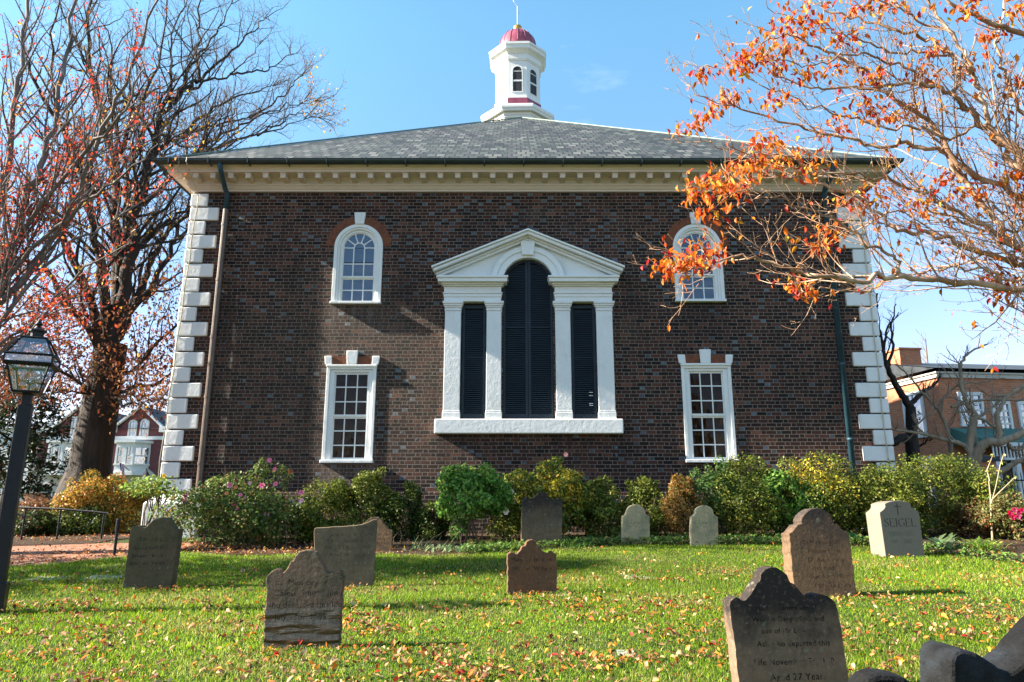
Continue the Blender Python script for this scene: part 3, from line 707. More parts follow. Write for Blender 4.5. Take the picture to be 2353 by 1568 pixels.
M['leaf'] = leafmat('leaf', .42, .45); M['grassblade'] = leafmat('grass blade', .5, .5); M['dryleaf'] = leafmat('dry leaf', .25, .6); M['glossleaf'] = leafmat('glossy evergreen leaf', .32, .42)

def lumps(x, y):                          # slow variation over the lawn
    return .5 + .25 * np.sin(1.3 * x + .7 * y + 1) + .25 * np.sin(.6 * x - 1.7 * y + 2.3)
def grass():
    rng = np.random.default_rng(11); P = []
    for y0, y1, dens in ((3.2, 5.2, 5400), (5.2, 7, 4600), (7, 9, 3800), (9, 11, 3000), (11, 14.2, 2500)):
        hw = .79 * y1 + 1.2; n = int(2 * hw * (y1 - y0) * dens)
        x = rng.uniform(-hw, hw, n); y = rng.uniform(y0, y1, n)
        ok = (np.abs(x) < .79 * y + 1.0) & (y < edge_y(x) + rng.normal(size=n) * .05 + .02); P.append(np.stack([x[ok], y[ok]], -1))
    P = np.concatenate(P); n = len(P); x, y = P[:, 0], P[:, 1]
    keep = rng.random(n) < .62 + .38 * lumps(x * 2.1, y * 1.8); x, y = x[keep], y[keep]; n = len(x)
    base = np.stack([x, y, gzv(x, y)], -1)
    h = rng.uniform(.022, .056, n) * (.75 + .5 * lumps(x * .9, y)); w = rng.uniform(.003, .0052, n) * (1 + .05 * y)
    a = rng.uniform(0, 2 * np.pi, n); lean = rng.uniform(.05, .9, n); la = rng.uniform(0, 2 * np.pi, n)
    S_ = np.stack([np.cos(a), np.sin(a), 0 * a], -1) * w[:, None] * .5; L = np.stack([np.cos(la), np.sin(la), 0 * la], -1) * (h * lean)[:, None]
    U = np.array([0, 0, 1.0]) * h[:, None]
    V = np.stack([base - S_, base + S_, base + S_ * .8 + U * .6 + L * .3, base - S_ * .8 + U * .6 + L * .3, base + U + L], 1)
    b = (np.arange(n) * 5)[:, None]
    F = np.concatenate([np.broadcast_to(b, (n, 1)) + np.array([0, 1, 2, 3]), b + np.array([3, 2, 4])], 1).reshape(-1)
    lt = np.tile([4, 3], n)
    c = pick(rng, n, [(.165, .28, .010, 5), (.23, .345, .016, 4), (.10, .20, .010, 3), (.31, .36, .035, 2), (.46, .39, .13, 1.2)], .2)
    tone = lumps(x * .55 + 3, y * .8)[:, None]; c = c * (.72 + .5 * tone)
    pt = rng.random(n) < np.clip(lumps(x * 1.9 + 1, y * 2.7) * 1.5 - .85, 0, .55); c[pt] = pick(rng, int(pt.sum()), [(.40, .36, .12, 2), (.30, .30, .07, 2), (.2, .2, .05, 1)], .2)
    o = link('grass', np_mesh('grass', V.reshape(-1, 3), F, lt, np.repeat(c, 5, axis=0)), None, [M['grassblade']])
    tag(o, 'short green lawn grass growing between the headstones', 'grass', kind='stuff')
grass()
LITTER = [(.38, .22, .10, 4), (.50, .34, .17, 1.8), (.45, .14, .02, 3), (.50, .26, .035, 1.6), (.32, .03, .02, .8), (.11, .045, .025, 2.6), (.26, .11, .045, 3)]
def litter():
    rng = np.random.default_rng(5); P = []
    for y0, y1, dens in ((3.2, 5.5, 600), (5.5, 7.5, 400), (7.5, 9.5, 130), (9.5, 13.4, 40)):
        hw = .79 * y1 + 1; n = int(2 * hw * (y1 - y0) * dens); x = rng.uniform(-hw, hw, n); y = rng.uniform(y0, y1, n)
        ok = (y < edge_y(x)) & (rng.random(n) < .12 + .88 * (lumps(x * 1.6, y * 2.2) * lumps(x * 4.1 + 2, y * 5.3)) ** 1.5 * 2.2); P.append(np.stack([x[ok], y[ok], gzv(x[ok], y[ok]) + rng.uniform(.035, .065, ok.sum())], -1))
    # thick litter in the bed and a little on the path
    n = 9000; x = rng.uniform(-8.2, 12, n); t = rng.beta(1.1, 2.4, n); ey = edge_y(x); y = ey + t * (13.9 - ey); keep = (x < -2.2) | (rng.random(n) < np.where(x > 7, .55, .25))
    x, y = x[keep], y[keep]; P.append(np.stack([x, y, gzv(x, y) + rng.uniform(.02, .05, len(x))], -1))
    n = 170; x = rng.uniform(-14, -8, n); y = rng.uniform(10.5, 13.8, n); P.append(np.stack([x, y, gzv(x, y) + .02], -1))
    n = 900; x = rng.uniform(-14, -7.8, n); y = 13.2 + rng.random(n) * 2.6; P.append(np.stack([x, y, gzv(x, y) + .03], -1))
    for (u, v, w_) in ((696, 1497, .5), (1222, 1372, .4), (1890, 1380, .5), (338, 1360, .4), (790, 1355, .4), (1443, 1514, .35), (1490, 1336, .5)):
        g = ground_at(u, v); n = 60; x = g.x + rng.normal(0, w_, n); y = g.y - .02 - np.abs(rng.normal(0, .10, n)); P.append(np.stack([x, y, gzv(x, y) + rng.uniform(.02, .06, n)], -1))
    P = np.concatenate(P); n = len(P)
    me = leaf_mesh('fallen_leaves', P, rng.uniform(.026, .062, n), rng.uniform(0, 6.28, n), rng.normal(0, .5, n), rng.normal(0, .5, n), pick(rng, n, LITTER, .22), .55, rng.uniform(-.1, .5, n), rng.uniform(-.3, .7, n))
    tag(link('leaf_litter', me, None, [M['dryleaf']]), 'scatter of small fallen autumn leaves over lawn and flower bed', 'leaf litter', kind='stuff')
litter()
def big_leaves():
    rng = np.random.default_rng(21)
    kinds = [('red', (.45, .03, .015)), ('orange', (.62, .20, .025)), ('yellow', (.50, .28, .035)), ('tan', (.44, .29, .15)), ('dark brown', (.14, .055, .03))]
    protos = []
    for kname, c in kinds:
        for v in range(3):
            z = np.zeros(1)
            protos.append((kname, leaf_mesh('fallen_leaf', np.zeros((1, 3)), np.array([.062]), z, z, z, np.array([c]) * (.8 + .2 * v), .5 + .08 * v, np.array([.15 + .2 * v]), np.array([.2 + .3 * v]))))
            protos[-1][1].materials.append(M['dryleaf'])
    i = 0
    while i < 150:
        y = rng.uniform(4.2, 7.5); x = rng.uniform(-.76 * y, .76 * y); kname, me = protos[rng.choice(len(protos), p=np.array([1, 1, 1, 1.6, 1.6, 1.4, 1.2, 1.2, 1.0, 2.2, 2.2, 2, 1, 1, 1]) / 20.4)]
        o = bpy.data.objects.new('fallen_leaf', me); COL.objects.link(o)
        o.location = (x, y, gz(x, y) + rng.uniform(.04, .06)); o.rotation_euler = (rng.normal(0, .4), rng.normal(0, .35), rng.uniform(0, 6.28)); o.scale = (rng.uniform(.8, 1.35),) * 3
        tag(o, f'{kname} curled fallen leaf lying on the near grass', 'fallen leaf', f'{kname} fallen leaves on the near lawn'); i += 1
big_leaves()
# ------------------------------------------------------------------ headstones
def stonemat(name, a, b, stain=None, top=None, lo=.2, hi=.8, moss=None, sc=5, bump=.012, ledge=0.0, rough=.85, chip=None, lichen=.5):
    k = NT(name); p = k.pos(True); s = k.sep(p)
    n1 = k.noise(p, sc, 7, .65); n2 = k.noise(p, sc * 5, 6, .65); n3 = k.noise(p, sc * .55, 3)
    col = k.mix(k.mr(n1, .35, .65), a, b)
    if stain: col = k.mix(k.mr(n3, .47, .62, 0, .85), col, stain)
    if top:
        f = k.mr(k.m('ADD', s[2], k.m('MULTIPLY', k.m('SUBTRACT', n1, .5), .75)), lo, hi, 0, .92); col = k.mix(f, col, top)
    if moss: col = k.mix(k.mr(k.noise(p, sc * .8 + 1.3, 5, .7), .52, .66, 0, .75), col, moss)
    col = k.mix(k.mr(k.noise(p, sc * 2.7, 2, .4), .66, .70, 0, lichen), col, (.20, .21, .155))
    if chip: col = k.mix(k.mr(n2, .60, .70, 0, .6), col, chip)
    h = k.m('ADD', k.m('MULTIPLY', n1, .6), k.m('MULTIPLY', n2, .9))
    col = k.mix(k.mr(n2, .35, .65, .35, 0), col, (.02, .017, .014)); col = k.mix(k.mr(k.noise(p, sc * 9, 4, .7), .55, .75, 0, .45), col, tuple(min(1, c * 1.9) for c in a))
    if ledge:
        w = k.n("ShaderNodeTexWave", wave_type='BANDS', bands_direction='Z'); k.set(w.inputs["Vector"], k.vmul(p, (.25, 1, 1)))
        w.inputs["Scale"].default_value = 2.6; w.inputs["Distortion"].default_value = 14; w.inputs["Detail"].default_value = 4; w.inputs["Detail Scale"].default_value = 1.6
        f = k.mr(k.m('ADD', s[2], k.m('MULTIPLY', n3, .1)), ledge - .04, ledge + .03, 1, 0)
        h = k.m('ADD', h, k.m('MULTIPLY', k.m('MULTIPLY', w.outputs[1], f), 1.7))
        col = k.mix(k.m('MULTIPLY', f, k.mr(w.outputs[1], 0, .35, .7, 0)), col, (.045, .036, .024)); col = k.mix(k.m('MULTIPLY', f, .35), col, (.16, .15, .115))
    k.bump(h, bump); return k.fin(col, rough, .2)
def engraved(name, c, keep=.62, sc=14):
    k = NT(name); k.fin(c, .9, .1); t = k.n("ShaderNodeBsdfTransparent"); m = k.n("ShaderNodeMixShader")
    k.set(m.inputs[0], k.mr(k.noise(k.pos(True), sc, 3), keep - .12, keep + .02, 1, 0))
    k.t.links.new(k.bsdf.outputs[0], m.inputs[1]); k.t.links.new(t.outputs[0], m.inputs[1]); k.t.links.new(k.bsdf.outputs[0], m.inputs[2]); k.t.links.new(m.outputs[0], k.out.inputs[0])
    return k.mat
def ray_plane(u, v, mat):
    o = Vector((0, 0, CAMZ)); d = (at(u, v, 10.0) - o); inv = mat.inverted(); lo = inv @ o; ld = inv.to_3x3() @ d
    t = -lo.y / ld.y; p = lo + ld * t; return p.x, p.z
def text_mesh(s, size, shear=0, spacing=1.0, align='CENTER'):
    c = bpy.data.curves.new('inscription', 'FONT'); c.body = s; c.size = size; c.align_x = align; c.resolution_u = 3; c.shear = shear; c.space_character = spacing; c.offset = -.002 * size
    o = bpy.data.objects.new('tmp', c); COL.objects.link(o); dg = bpy.context.evaluated_depsgraph_get()
    me = bpy.data.meshes.new_from_object(o.evaluated_get(dg)); bpy.data.objects.remove(o); bpy.data.curves.remove(c)
    return me
def merge_meshes(name, items):                       # items: (mesh, matrix)
    bm = bmesh.new()
    for me, mt in items: me.transform(mt); bm.from_mesh(me)
    out = bpy.data.meshes.new(name); bm.to_mesh(out); bm.free(); return out
FONT_ROT = Matrix.Rotation(R(90), 4, 'X')
def roughen(pts, step=.03, amp=.003, seed=1):
    rng = random.Random(seed); out = []
    for i in range(len(pts)):
        a, b = Vector(pts[i]), Vector(pts[(i + 1) % len(pts)]); n = max(1, int((b - a).length / step))
        for j in range(n):
            q = a.lerp(b, j / n); out.append((q.x + rng.uniform(-amp, amp), q.y + rng.uniform(-amp, amp)))
    return out
def headstone(label, base, outline, mat, thick=.09, yaw=0, lean=0, lines=(), ink=None, amp=.003, bevel=.007, bury=.12, yb=None, group='old headstones on the lawn'):
    """base: (u,v) of the middle of the foot; outline: pixel outline of the front face from foot left over the top to foot right"""
    B = ground_at(*base) if yb is None else Vector((at(*base, yb).x, yb, gz(at(*base, yb).x, yb)))
    mt = Matrix.Translation(B) @ Matrix.Rotation(R(yaw), 4, 'Z') @ Matrix.Rotation(R(lean), 4, 'X')
    pts = [ray_plane(u, v, mt) for u, v in outline]
    pts = [(pts[0][0], -bury)] + pts[0:] + [(pts[-1][0], -bury)]
    pts = roughen(pts, .03, amp, int(abs(B.x * 100)))
    o = thing('headstone', label, 'headstone', B, 0, group); o.matrix_basis = mt
    m = MB(); m.prism(pts, 0, thick); m.build('slab', mat, o, bevel=bevel, world=False)
    if lines:
        it = []
        for s, u, v, h in lines:
            x, z = ray_plane(u, v, mt); x2, z2 = ray_plane(u, v - h, mt); size = (z2 - z) / .69
            it.append((text_mesh(s, size, spacing=1.08), Matrix.Translation((x, -.0022, z)) @ FONT_ROT))
        link('inscription', merge_meshes('inscription', it), o, [ink or M['ink']], False)
    return o, mt
M['ink'] = engraved('worn engraved letters', (.032, .025, .019), .58)
M['ink_dark'] = engraved('engraved letters in black crust', (.006, .005, .005), .58)
M['ink_light'] = engraved('faint engraved letters', (.07, .055, .04), .54)
def scroll_top(l, r, c, sh, neck, top, hw, ear=8):
    """outline of a stone with rounded tympanum, S-curved shoulders and little scroll ears, in pixels"""
    return None
def st(name, a, b, *r, warm=(1.5, 1.36, 1.18), **k):
    w = lambda c: tuple(min(.8, x * y) for x, y in zip(c, warm))
    return stonemat(name, w(a), w(b), *r, **k)
# green-brown stone at left
headstone('greenish brown headstone leaning right beside the brick path', (338, 1357),
    [(281, 1357), (299, 1222), (303, 1212), (314, 1208), (322, 1209), (325, 1213), (334, 1212), (344, 1203), (350, 1196), (360, 1190), (372, 1187), (384, 1190), (389, 1198), (390, 1204), (394, 1207), (399, 1215), (403, 1218), (411, 1217), (392, 1357)],
    st('greenish sandstone', (.085, .07, .045), (.055, .05, .03), (.10, .065, .048), None, moss=(.05, .065, .02), sc=4), .15, yaw=4.5, lean=0,
    lines=[('Edward L...', 352, 1244, 9), ('Departed this', 348, 1263, 9), ('January 6 18..', 342, 1281, 9), ('aged 65 Years', 338, 1298, 9)], ink=M['ink'])
# eroded stone, front left of centre
headstone('crumbling mossy headstone with layered broken base standing on the near lawn', (696, 1495),
    [(606, 1494), (607, 1440), (609, 1390), (613, 1327), (616, 1322), (624, 1314), (634, 1309), (642, 1311), (646, 1318), (652, 1316), (660, 1306), (668, 1291), (674, 1288), (680, 1276), (688, 1268), (700, 1263), (714, 1263), (725, 1271), (732, 1283), (736, 1291), (742, 1297), (750, 1312), (758, 1318), (772, 1313), (778, 1310), (783, 1313), (784, 1322), (789, 1326), (784, 1390), (778, 1494)],
    st('eroded brown sandstone', (.13, .085, .06), (.085, .065, .045), (.05, .042, .034), None, moss=(.075, .07, .025), sc=4.5, bump=.03, ledge=.36, chip=(.26, .21, .15)), .10, yaw=3.5, lean=0, amp=.006,
    lines=[('In  Memory  of', 697, 1345, 14), ('Caleb  Smith  jun', 703, 1369, 14), ('who departed this life', 698, 1396, 13), ("July 17th  1805", 690, 1424, 13)], ink=M['ink'])
# broken wide stone
headstone('wide grey brown headstone with top broken off in a sloping curve', (790, 1352),
    [(724, 1345), (721, 1225), (722, 1216), (727, 1213), (760, 1211), (790, 1209), (815, 1208), (832, 1205), (848, 1199), (860, 1193), (866, 1194), (865, 1225), (860, 1290), (857, 1351)],
    st('grey brown slab', (.13, .105, .075), (.095, .078, .056), (.075, .065, .045), None, sc=3.5, bump=.006), .07, yaw=4, amp=.0025,
    lines=[('OWE', 832, 1217, 8), ('The Wife of John Lowe', 792, 1232, 9), ('of Alexandria', 797, 1247, 9), ('who died June 1798', 795, 1262, 9), ('Aged 30 Years', 798, 1279, 9)], ink=M['ink_light'])
# small stone behind it
headstone('small brown headstone with chipped shoulder half hidden behind the wide broken stone', (880, 1268),
    [(828, 1268), (832, 1204), (840, 1200), (848, 1192), (858, 1188), (870, 1189), (878, 1197), (880, 1204), (886, 1208), (892, 1216), (901, 1218), (900, 1269)],
    st('tan sandstone', (.16, .105, .06), (.12, .08, .05), None, (.04, .036, .036), .42, .62, sc=6, bump=.01, chip=(.07, .05, .035)), .09, yaw=0,
    lines=[('Here lies', 878, 1230, 6), ('the body', 880, 1240, 6), ('of Mary', 880, 1250, 6)], ink=M['ink'])
# stained stone by the bushes
headstone('tall stained blackish headstone with rounded top before the yellowing rose bush', (1245, 1260),
    [(1197, 1261), (1200, 1150), (1201, 1147), (1206, 1146), (1210, 1141), (1215, 1143), (1218, 1147), (1226, 1144), (1231, 1139), (1234, 1138), (1236, 1134), (1243, 1131), (1251, 1131), (1257, 1135), (1260, 1140), (1266, 1146), (1272, 1149), (1281, 1147), (1285, 1143), (1288, 1148), (1293, 1150), (1291, 1262)],
    st('black stained marble', (.12, .09, .06), (.09, .068, .05), (.20, .17, .125), (.022, .019, .018), .25, .75, sc=2.6, bump=.006), .10, yaw=4, amp=.002)
# flaking brown stone in the middle
headstone('low reddish brown headstone with flaking face and pale cap in the middle of the lawn', (1222, 1370),
    [(1166, 1368), (1166, 1277), (1167, 1273), (1173, 1268), (1179, 1269), (1181, 1274), (1188, 1273), (1196, 1265), (1200, 1256), (1206, 1254), (1209, 1246), (1216, 1241), (1224, 1240), (1231, 1244), (1233, 1252), (1238, 1256), (1246, 1266), (1256, 1272), (1262, 1273), (1264, 1268), (1270, 1266), (1273, 1272), (1279, 1274), (1280, 1368)],
    st('flaking red brown stone', (.12, .066, .038), (.075, .045, .03), None, (.03, .024, .02), .52, .80, sc=5, bump=.02, chip=(.20, .15, .10)), .10, yaw=4.6, amp=.005,
    lines=[('Mary  ...  Johnson', 1222, 1290, 9), ('Wife of  William', 1222, 1311, 9)], ink=M['ink'])
# two small pale stones
pale = st('pale grey stone', (.30, .27, .19), (.24, .22, .155), (.20, .20, .13), None, sc=5, bump=.004)
for lab, cx, l, r, tp, sh, bt, dx in (('small pale grey headstone with plain rounded top before the boxwood bushes', 1461, 1429, 1494, 1160, 1187, 1254, 0),
                                   ('small pale grey headstone with plain rounded top before the tall rose canes', 1618, 1587, 1651, 1162, 1188, 1256, 0)):
    hw = (r - l) / 2; c = (l + r) / 2; out = [(l, bt), (l + 1, sh), (l + 5, sh - 2), (l + 10, sh - 6), (l + 11, sh - 9)]
    out += [(c - 21 * math.cos(R(a)), sh - 10 - (sh - 10 - tp) * math.sin(R(a))) for a in range(15, 166, 15)] + [(r - 11, sh - 9), (r - 10, sh - 6), (r - 5, sh - 2), (r - 1, sh), (r, bt)]
    headstone(lab, (c, bt), out, pale, .10, yaw=4 if cx < 1500 else 3, amp=.0012, bevel=.01, lines=[('In Memory', c, 1204, 4), ('of', c, 1211, 4)], ink=M['ink_light'])
# William stone
headstone('tall grey brown headstone with round head and carved lettering leaning at right', (1892, 1376),
    [(1818, 1290), (1814, 1235), (1813, 1226), (1820, 1222), (1827, 1215), (1832, 1205), (1842, 1203)] + [(1878 - 37 * math.cos(R(a)), 1203 - 35 * math.sin(R(a))) for a in range(8, 173, 12)] + [(1917, 1203), (1925, 1203), (1932, 1213), (1940, 1219), (1949, 1222), (1952, 1232), (1970, 1377)],
    st('grey brown carved stone', (.12, .078, .048), (.085, .058, .04), None, (.030, .026, .026), .45, .9, sc=4, bump=.010, chip=(.20, .135, .08)), .20, yaw=3.6, lean=-3, amp=.005, bury=.5,
    lines=[('In Memory of', 1886, 1251, 10), ('William Lynn', 1892, 1271, 10), ('Of Alexandria', 1898, 1291, 10), ('Who died', 1888, 1310, 10), ('Dec 6th 1797', 1902, 1329, 10), ('Aged 55 years', 1914, 1348, 10)], ink=M['ink'])
# modern pale stone
g_ = ground_at(2074, 1284)
so_, mt_ = headstone('pale modern granite headstone with engraved cross before the big boxwood hedge', (2074, 1284),
    [(2036, 1285), (2021, 1178), (2025, 1175), (2031, 1170), (2034, 1165), (2033, 1158)] + [(2033 + (2091 - 2033) * t, 1158 - 10.5 * math.sin(math.pi * (.12 + .76 * t)) + 3) for t in (.1, .25, .4, .55, .7, .85)] + [(2092, 1158), (2094, 1166), (2102, 1170), (2110, 1176), (2112, 1181), (2126, 1284)],
    st('pale granite', (.155, .145, .13), (.13, .122, .11), None, None, sc=40, bump=.0015, rough=.6, lichen=0), .34, yaw=6, lean=-2, amp=.0004, bevel=.006, bury=.1, group='modern headstones')
def nib_text(s, u, v, h, mat, mt):
    """serif capitals drawn with a broad pen"""
    G = {'I': [[(.15, 0), (.15, 1)]], 'E': [[(.12, 0), (.12, 1)], [(.12, 1), (.62, 1), (.62, .9)], [(.12, .52), (.5, .52)], [(.12, 0), (.66, 0), (.66, .12)]], 'L': [[(.12, 1), (.12, 0)], [(.12, 0), (.62, 0), (.62, .14)]],
         'A': [[(0, 0), (.36, 1)], [(.36, 1), (.74, 0)], [(.14, .36), (.6, .36)]], 'H': [[(.12, 0), (.12, 1)], [(.72, 0), (.72, 1)], [(.12, .52), (.72, .52)]], 'R': [[(.12, 0), (.12, 1)], [(.12, 1), (.4, 1), (.56, .88), (.56, .66), (.4, .52), (.12, .52)], [(.36, .52), (.7, 0)]],
         'S': [[(.54, .84), (.5, .96), (.32, 1.02), (.13, .92), (.12, .74), (.26, .58), (.44, .44), (.56, .28), (.52, .08), (.3, -.02), (.1, .06), (.06, .2)]],
         'G': [[(.76, .82), (.68, .96), (.46, 1.02), (.2, .9), (.08, .62), (.1, .3), (.26, .06), (.5, -.02), (.78, .08), (.78, .42), (.6, .42)]], '-': [[(.0, .42), (.5, .42)]],
         '0': [[(.3, 1), (.1, .75), (.1, .25), (.3, 0), (.5, .25), (.5, .75), (.3, 1)]], '1': [[(.1, .85), (.24, 1), (.24, 0)]], '2': [[(.08, .8), (.2, .98), (.42, .95), (.5, .75), (.06, 0), (.54, 0)]],
         '9': [[(.5, .65), (.3, .45), (.1, .7), (.3, 1), (.5, .75), (.45, .3), (.2, 0)]], '5': [[(.5, 1), (.15, 1), (.12, .58), (.4, .6), (.52, .32), (.36, .02), (.1, .06)]]}
    adv = {'I': .34, 'E': .76, 'L': .70, 'A': .80, 'H': .88, 'R': .76, 'S': .68, 'G': .92, ' ': .5, '-': .6, '0': .62, '1': .4, '2': .62, '9': .62, '5': .62}
    x, z = ray_plane(u, v, mt); z2 = ray_plane(u, v - h, mt)[1]; sc = z2 - z; W = sum(adv[c] + .06 for c in s) * sc; cx = x - W / 2
    m = MB(); nx, ny = .055 * sc, .018 * sc
    for c in s:
        for st_ in G.get(c, []):
            for (a, b) in zip(st_[:-1], st_[1:]):
                p, q = Vector((cx + a[0] * sc, z + a[1] * sc)), Vector((cx + b[0] * sc, z + b[1] * sc))
                m.add([(p.x - nx, -.0023, p.y - ny), (p.x + nx, -.0023, p.y + ny), (q.x + nx, -.0023, q.y + ny), (q.x - nx, -.0023, q.y - ny)], [(0, 1, 2, 3)])
            if c in 'IEHLAR':
                for e in (st_[0], st_[-1]):
                    if e[1] in (0, 1): px, pz = cx + e[0] * sc, z + e[1] * sc; m.add([(px - .13 * sc, -.0024, pz - ny * .7), (px + .13 * sc, -.0024, pz - ny * .7), (px + .13 * sc, -.0024, pz + ny * .7), (px - .13 * sc, -.0024, pz + ny * .7)], [(0, 1, 2, 3)])
        cx += (adv[c] + .06) * sc
    return m
M['ink_seigel'] = simple('dark cut letters', (.03, .03, .028), (.045, .043, .04), 20, .8)
m = nib_text('SEIGEL', 2070, 1210, 18, None, mt_)
m.build('inscription', M['ink_seigel'], so_, world=False)
M['ink_soft'] = simple('shallow cut letters', (.13, .125, .11), (.15, .145, .125), 20, .8)
m = nib_text('SARAH SEE', 2071, 1231, 9, None, mt_); m.build('inscription', M['ink_soft'], so_, world=False)
m = nib_text('1915 - 2005', 2073, 1249, 8, None, mt_); m.build('inscription', M['ink_soft'], so_, world=False)
m = MB(); q = [ray_plane(*p, mt_) for p in ((2060, 1156), (2064, 1183), (2054, 1164), (2070, 1164))]
m.add([(q[0][0] - .006, -.0023, q[0][1]), (q[1][0] - .006, -.0023, q[1][1]), (q[1][0] + .006, -.0023, q[1][1]), (q[0][0] + .006, -.0023, q[0][1])], [(0, 1, 2, 3)])
m.add([(q[2][0], -.0025, q[2][1] - .005), (q[3][0], -.0025, q[3][1] - .005), (q[3][0], -.0025, q[3][1] + .005), (q[2][0], -.0025, q[2][1] + .005)], [(0, 1, 2, 3)])
m.build('engraved_cross', M['ink_seigel'], so_, world=False)
# big black-crusted stone at right front
headstone('large black crusted headstone with scrolled shoulders and ribbed edge in the near right', (1822, 1615),
    [(1704, 1615), (1697, 1560), (1688, 1480), (1680, 1420), (1676, 1392), (1679, 1382), (1684, 1376), (1692, 1372), (1699, 1375), (1704, 1382), (1714, 1379), (1724, 1368), (1733, 1355), (1737, 1347), (1739, 1341), (1746, 1337), (1748, 1330), (1749, 1320), (1757, 1310), (1770, 1305), (1784, 1305), (1797, 1311), (1808, 1322), (1814, 1334), (1816, 1340), (1824, 1343), (1834, 1355), (1845, 1367), (1860, 1374), (1869, 1376), (1872, 1369), (1886, 1366), (1902, 1370), (1914, 1378), (1921, 1388), (1936, 1460), (1958, 1615)],
    st('black crusted sandstone', (.13, .095, .07), (.10, .078, .058), None, (.014, .012, .012), .28, .56, sc=3.6, bump=.008, chip=(.07, .055, .042)), .12, yaw=5.5, lean=-1, amp=.003,
    lines=[('much lamented son of', 1806, 1402, 11), ('William Dangerfield and', 1812, 1428, 12), ('son of Mr Edward', 1812, 1455, 12), ('Ash who departed this', 1824, 1485, 13), ('Life November 7th 180.', 1828, 1527, 14), ('Aged 27 Years', 1836, 1563, 16)], ink=M['ink_dark'], yb=4.7, bury=.02)
# two dark stones right at the camera
dk = st('shade-tinted dark slate', (.010, .011, .013), (.006, .0065, .008), (.02, .025, .032), None, sc=9, bump=.02, warm=(.45, .47, .5), lichen=0)  # slate colour darkened further in place of shade from something out of view
headstone('shade-tinted dark slate headstone with scalloped top cut off by the lower right corner', (2270, 1680),
    [(2186, 1700), (2186, 1600), (2188, 1520), (2192, 1499), (2210, 1494), (2245, 1498), (2268, 1512), (2290, 1530), (2310, 1545), (2326, 1543), (2345, 1530), (2372, 1512), (2400, 1480), (2430, 1440), (2460, 1420), (2500, 1412), (2540, 1420), (2580, 1450), (2620, 1500), (2650, 1540), (2660, 1700)], dk, .17, yaw=4, lean=0, amp=.004, yb=2.45, bevel=.012)
headstone('shade-tinted dark slate headstone with only its round shoulder showing at the bottom edge', (2060, 1720),
    [(1975, 1720), (1978, 1600), (1985, 1575), (2000, 1558), (2020, 1551), (2050, 1551), (2080, 1558), (2105, 1575), (2125, 1600), (2140, 1640), (2150, 1720)], dk, .12, yaw=4, amp=.001, yb=2.9, bevel=.02)
# far pale domed stone behind the left shrubs
B = ground_at(139, 1178); y_ = 19.0
headstone('white domed headstone by the foot of the big oak beyond the shrubs', (139, 1195), [(120, 1200), (121, 1180), (124, 1168), (132, 1159), (141, 1157), (150, 1160), (156, 1168), (158, 1180), (158, 1200)], st('white marble', (.5, .49, .45), (.4, .39, .36), sc=4, bump=.003), .12, yb=18.0, amp=.001, bevel=.015, group='distant headstones')
# flat markers in the grass
for lab, u, v, w, d_ in (('long pale flat grave marker sunk in the lawn right of centre', 1490, 1333, 106, .34), ('small pale flat marker sunk in the near grass', 1443, 1512, 40, .16), ('pale flat stone just right of the reddish brown headstone', 1296, 1373, 34, .22), ('grey flat slab in the shaded lawn below the lamp post', 92, 1336, 74, .3), ('grey flat slab in the shaded lawn left of the greenish headstone', 222, 1334, 78, .3)):
    g = ground_at(u, v); wd_ = w / FPX * (g.y + .1); z0 = g.z
    m = MB(); m.box(-wd_ / 2, wd_ / 2, -d_ / 2, d_ / 2, -.05, .010)
    o = m.build('flat_marker', stonemat('marker stone', (.42, .40, .36), (.32, .31, .28), sc=8, bump=.004), None, bevel=.01); o.location = (g.x, g.y + d_ / 2, z0 + .012); o.rotation_euler = (.05, 0, .02 * (u % 7 - 3))
    tag(o, lab, 'grave marker', 'flat grave markers')
# ------------------------------------------------------------------ shrubs
M['stem'] = bark('shrub stem', (.13, .09, .055), (.08, .055, .035), 20, .004)
M['stem_green'] = simple('green rose cane', (.10, .13, .04), (.14, .10, .05), 12, .6)
def blobs_for(rng, c, rx, ry, rz, n, lump=.5):
    out = [(np.array(c), np.array([rx, ry, rz]) * .9)]
    for i in range(n):
        a = rng.uniform(0, 2 * np.pi); e = rng.uniform(-.35, 1.0); ce = math.sqrt(1 - e * e)
        s = rng.uniform(.28, .3 + lump * .35)
        p = np.array([math.cos(a) * ce * rx, math.sin(a) * ce * ry, e * rz]) * (1.04 - s * .62)
        out.append((np.array(c) + p, np.array([rx, ry, rz]) * s))
    return out
def cloud(rng, blobs, n, deep=.4, ex=.8):
    vol = np.array([b[1].prod() ** (2 / 3) for b in blobs]); idx = rng.choice(len(blobs), n, p=vol / vol.sum())
    d = rng.normal(size=(n, 3)); d /= np.linalg.norm(d, axis=1)[:, None]; r = deep + (1 - deep) * rng.random(n) ** .6
    r *= 1 + rng.normal(size=n) * .05
    C = np.array([b[0] for b in blobs])[idx]; A = np.array([b[1] for b in blobs])[idx]
    ph = rng.uniform(0, 6, 6)
    P = C + np.sign(d) * np.abs(d) ** ex * A * r[:, None]
    q = np.sin(9 * P[:, 0] + ph[0]) * np.sin(8 * P[:, 1] + ph[1]) + np.sin(10 * P[:, 2] + ph[2]) * np.sin(6.5 * P[:, 0] + ph[3]) + .6 * np.sin(17 * P[:, 0] + 13 * P[:, 2] + ph[4])
    P = P + d * (q * .030)[:, None]; keep = rng.random(n) < .62 + .38 * q
    return P[keep], d[keep]
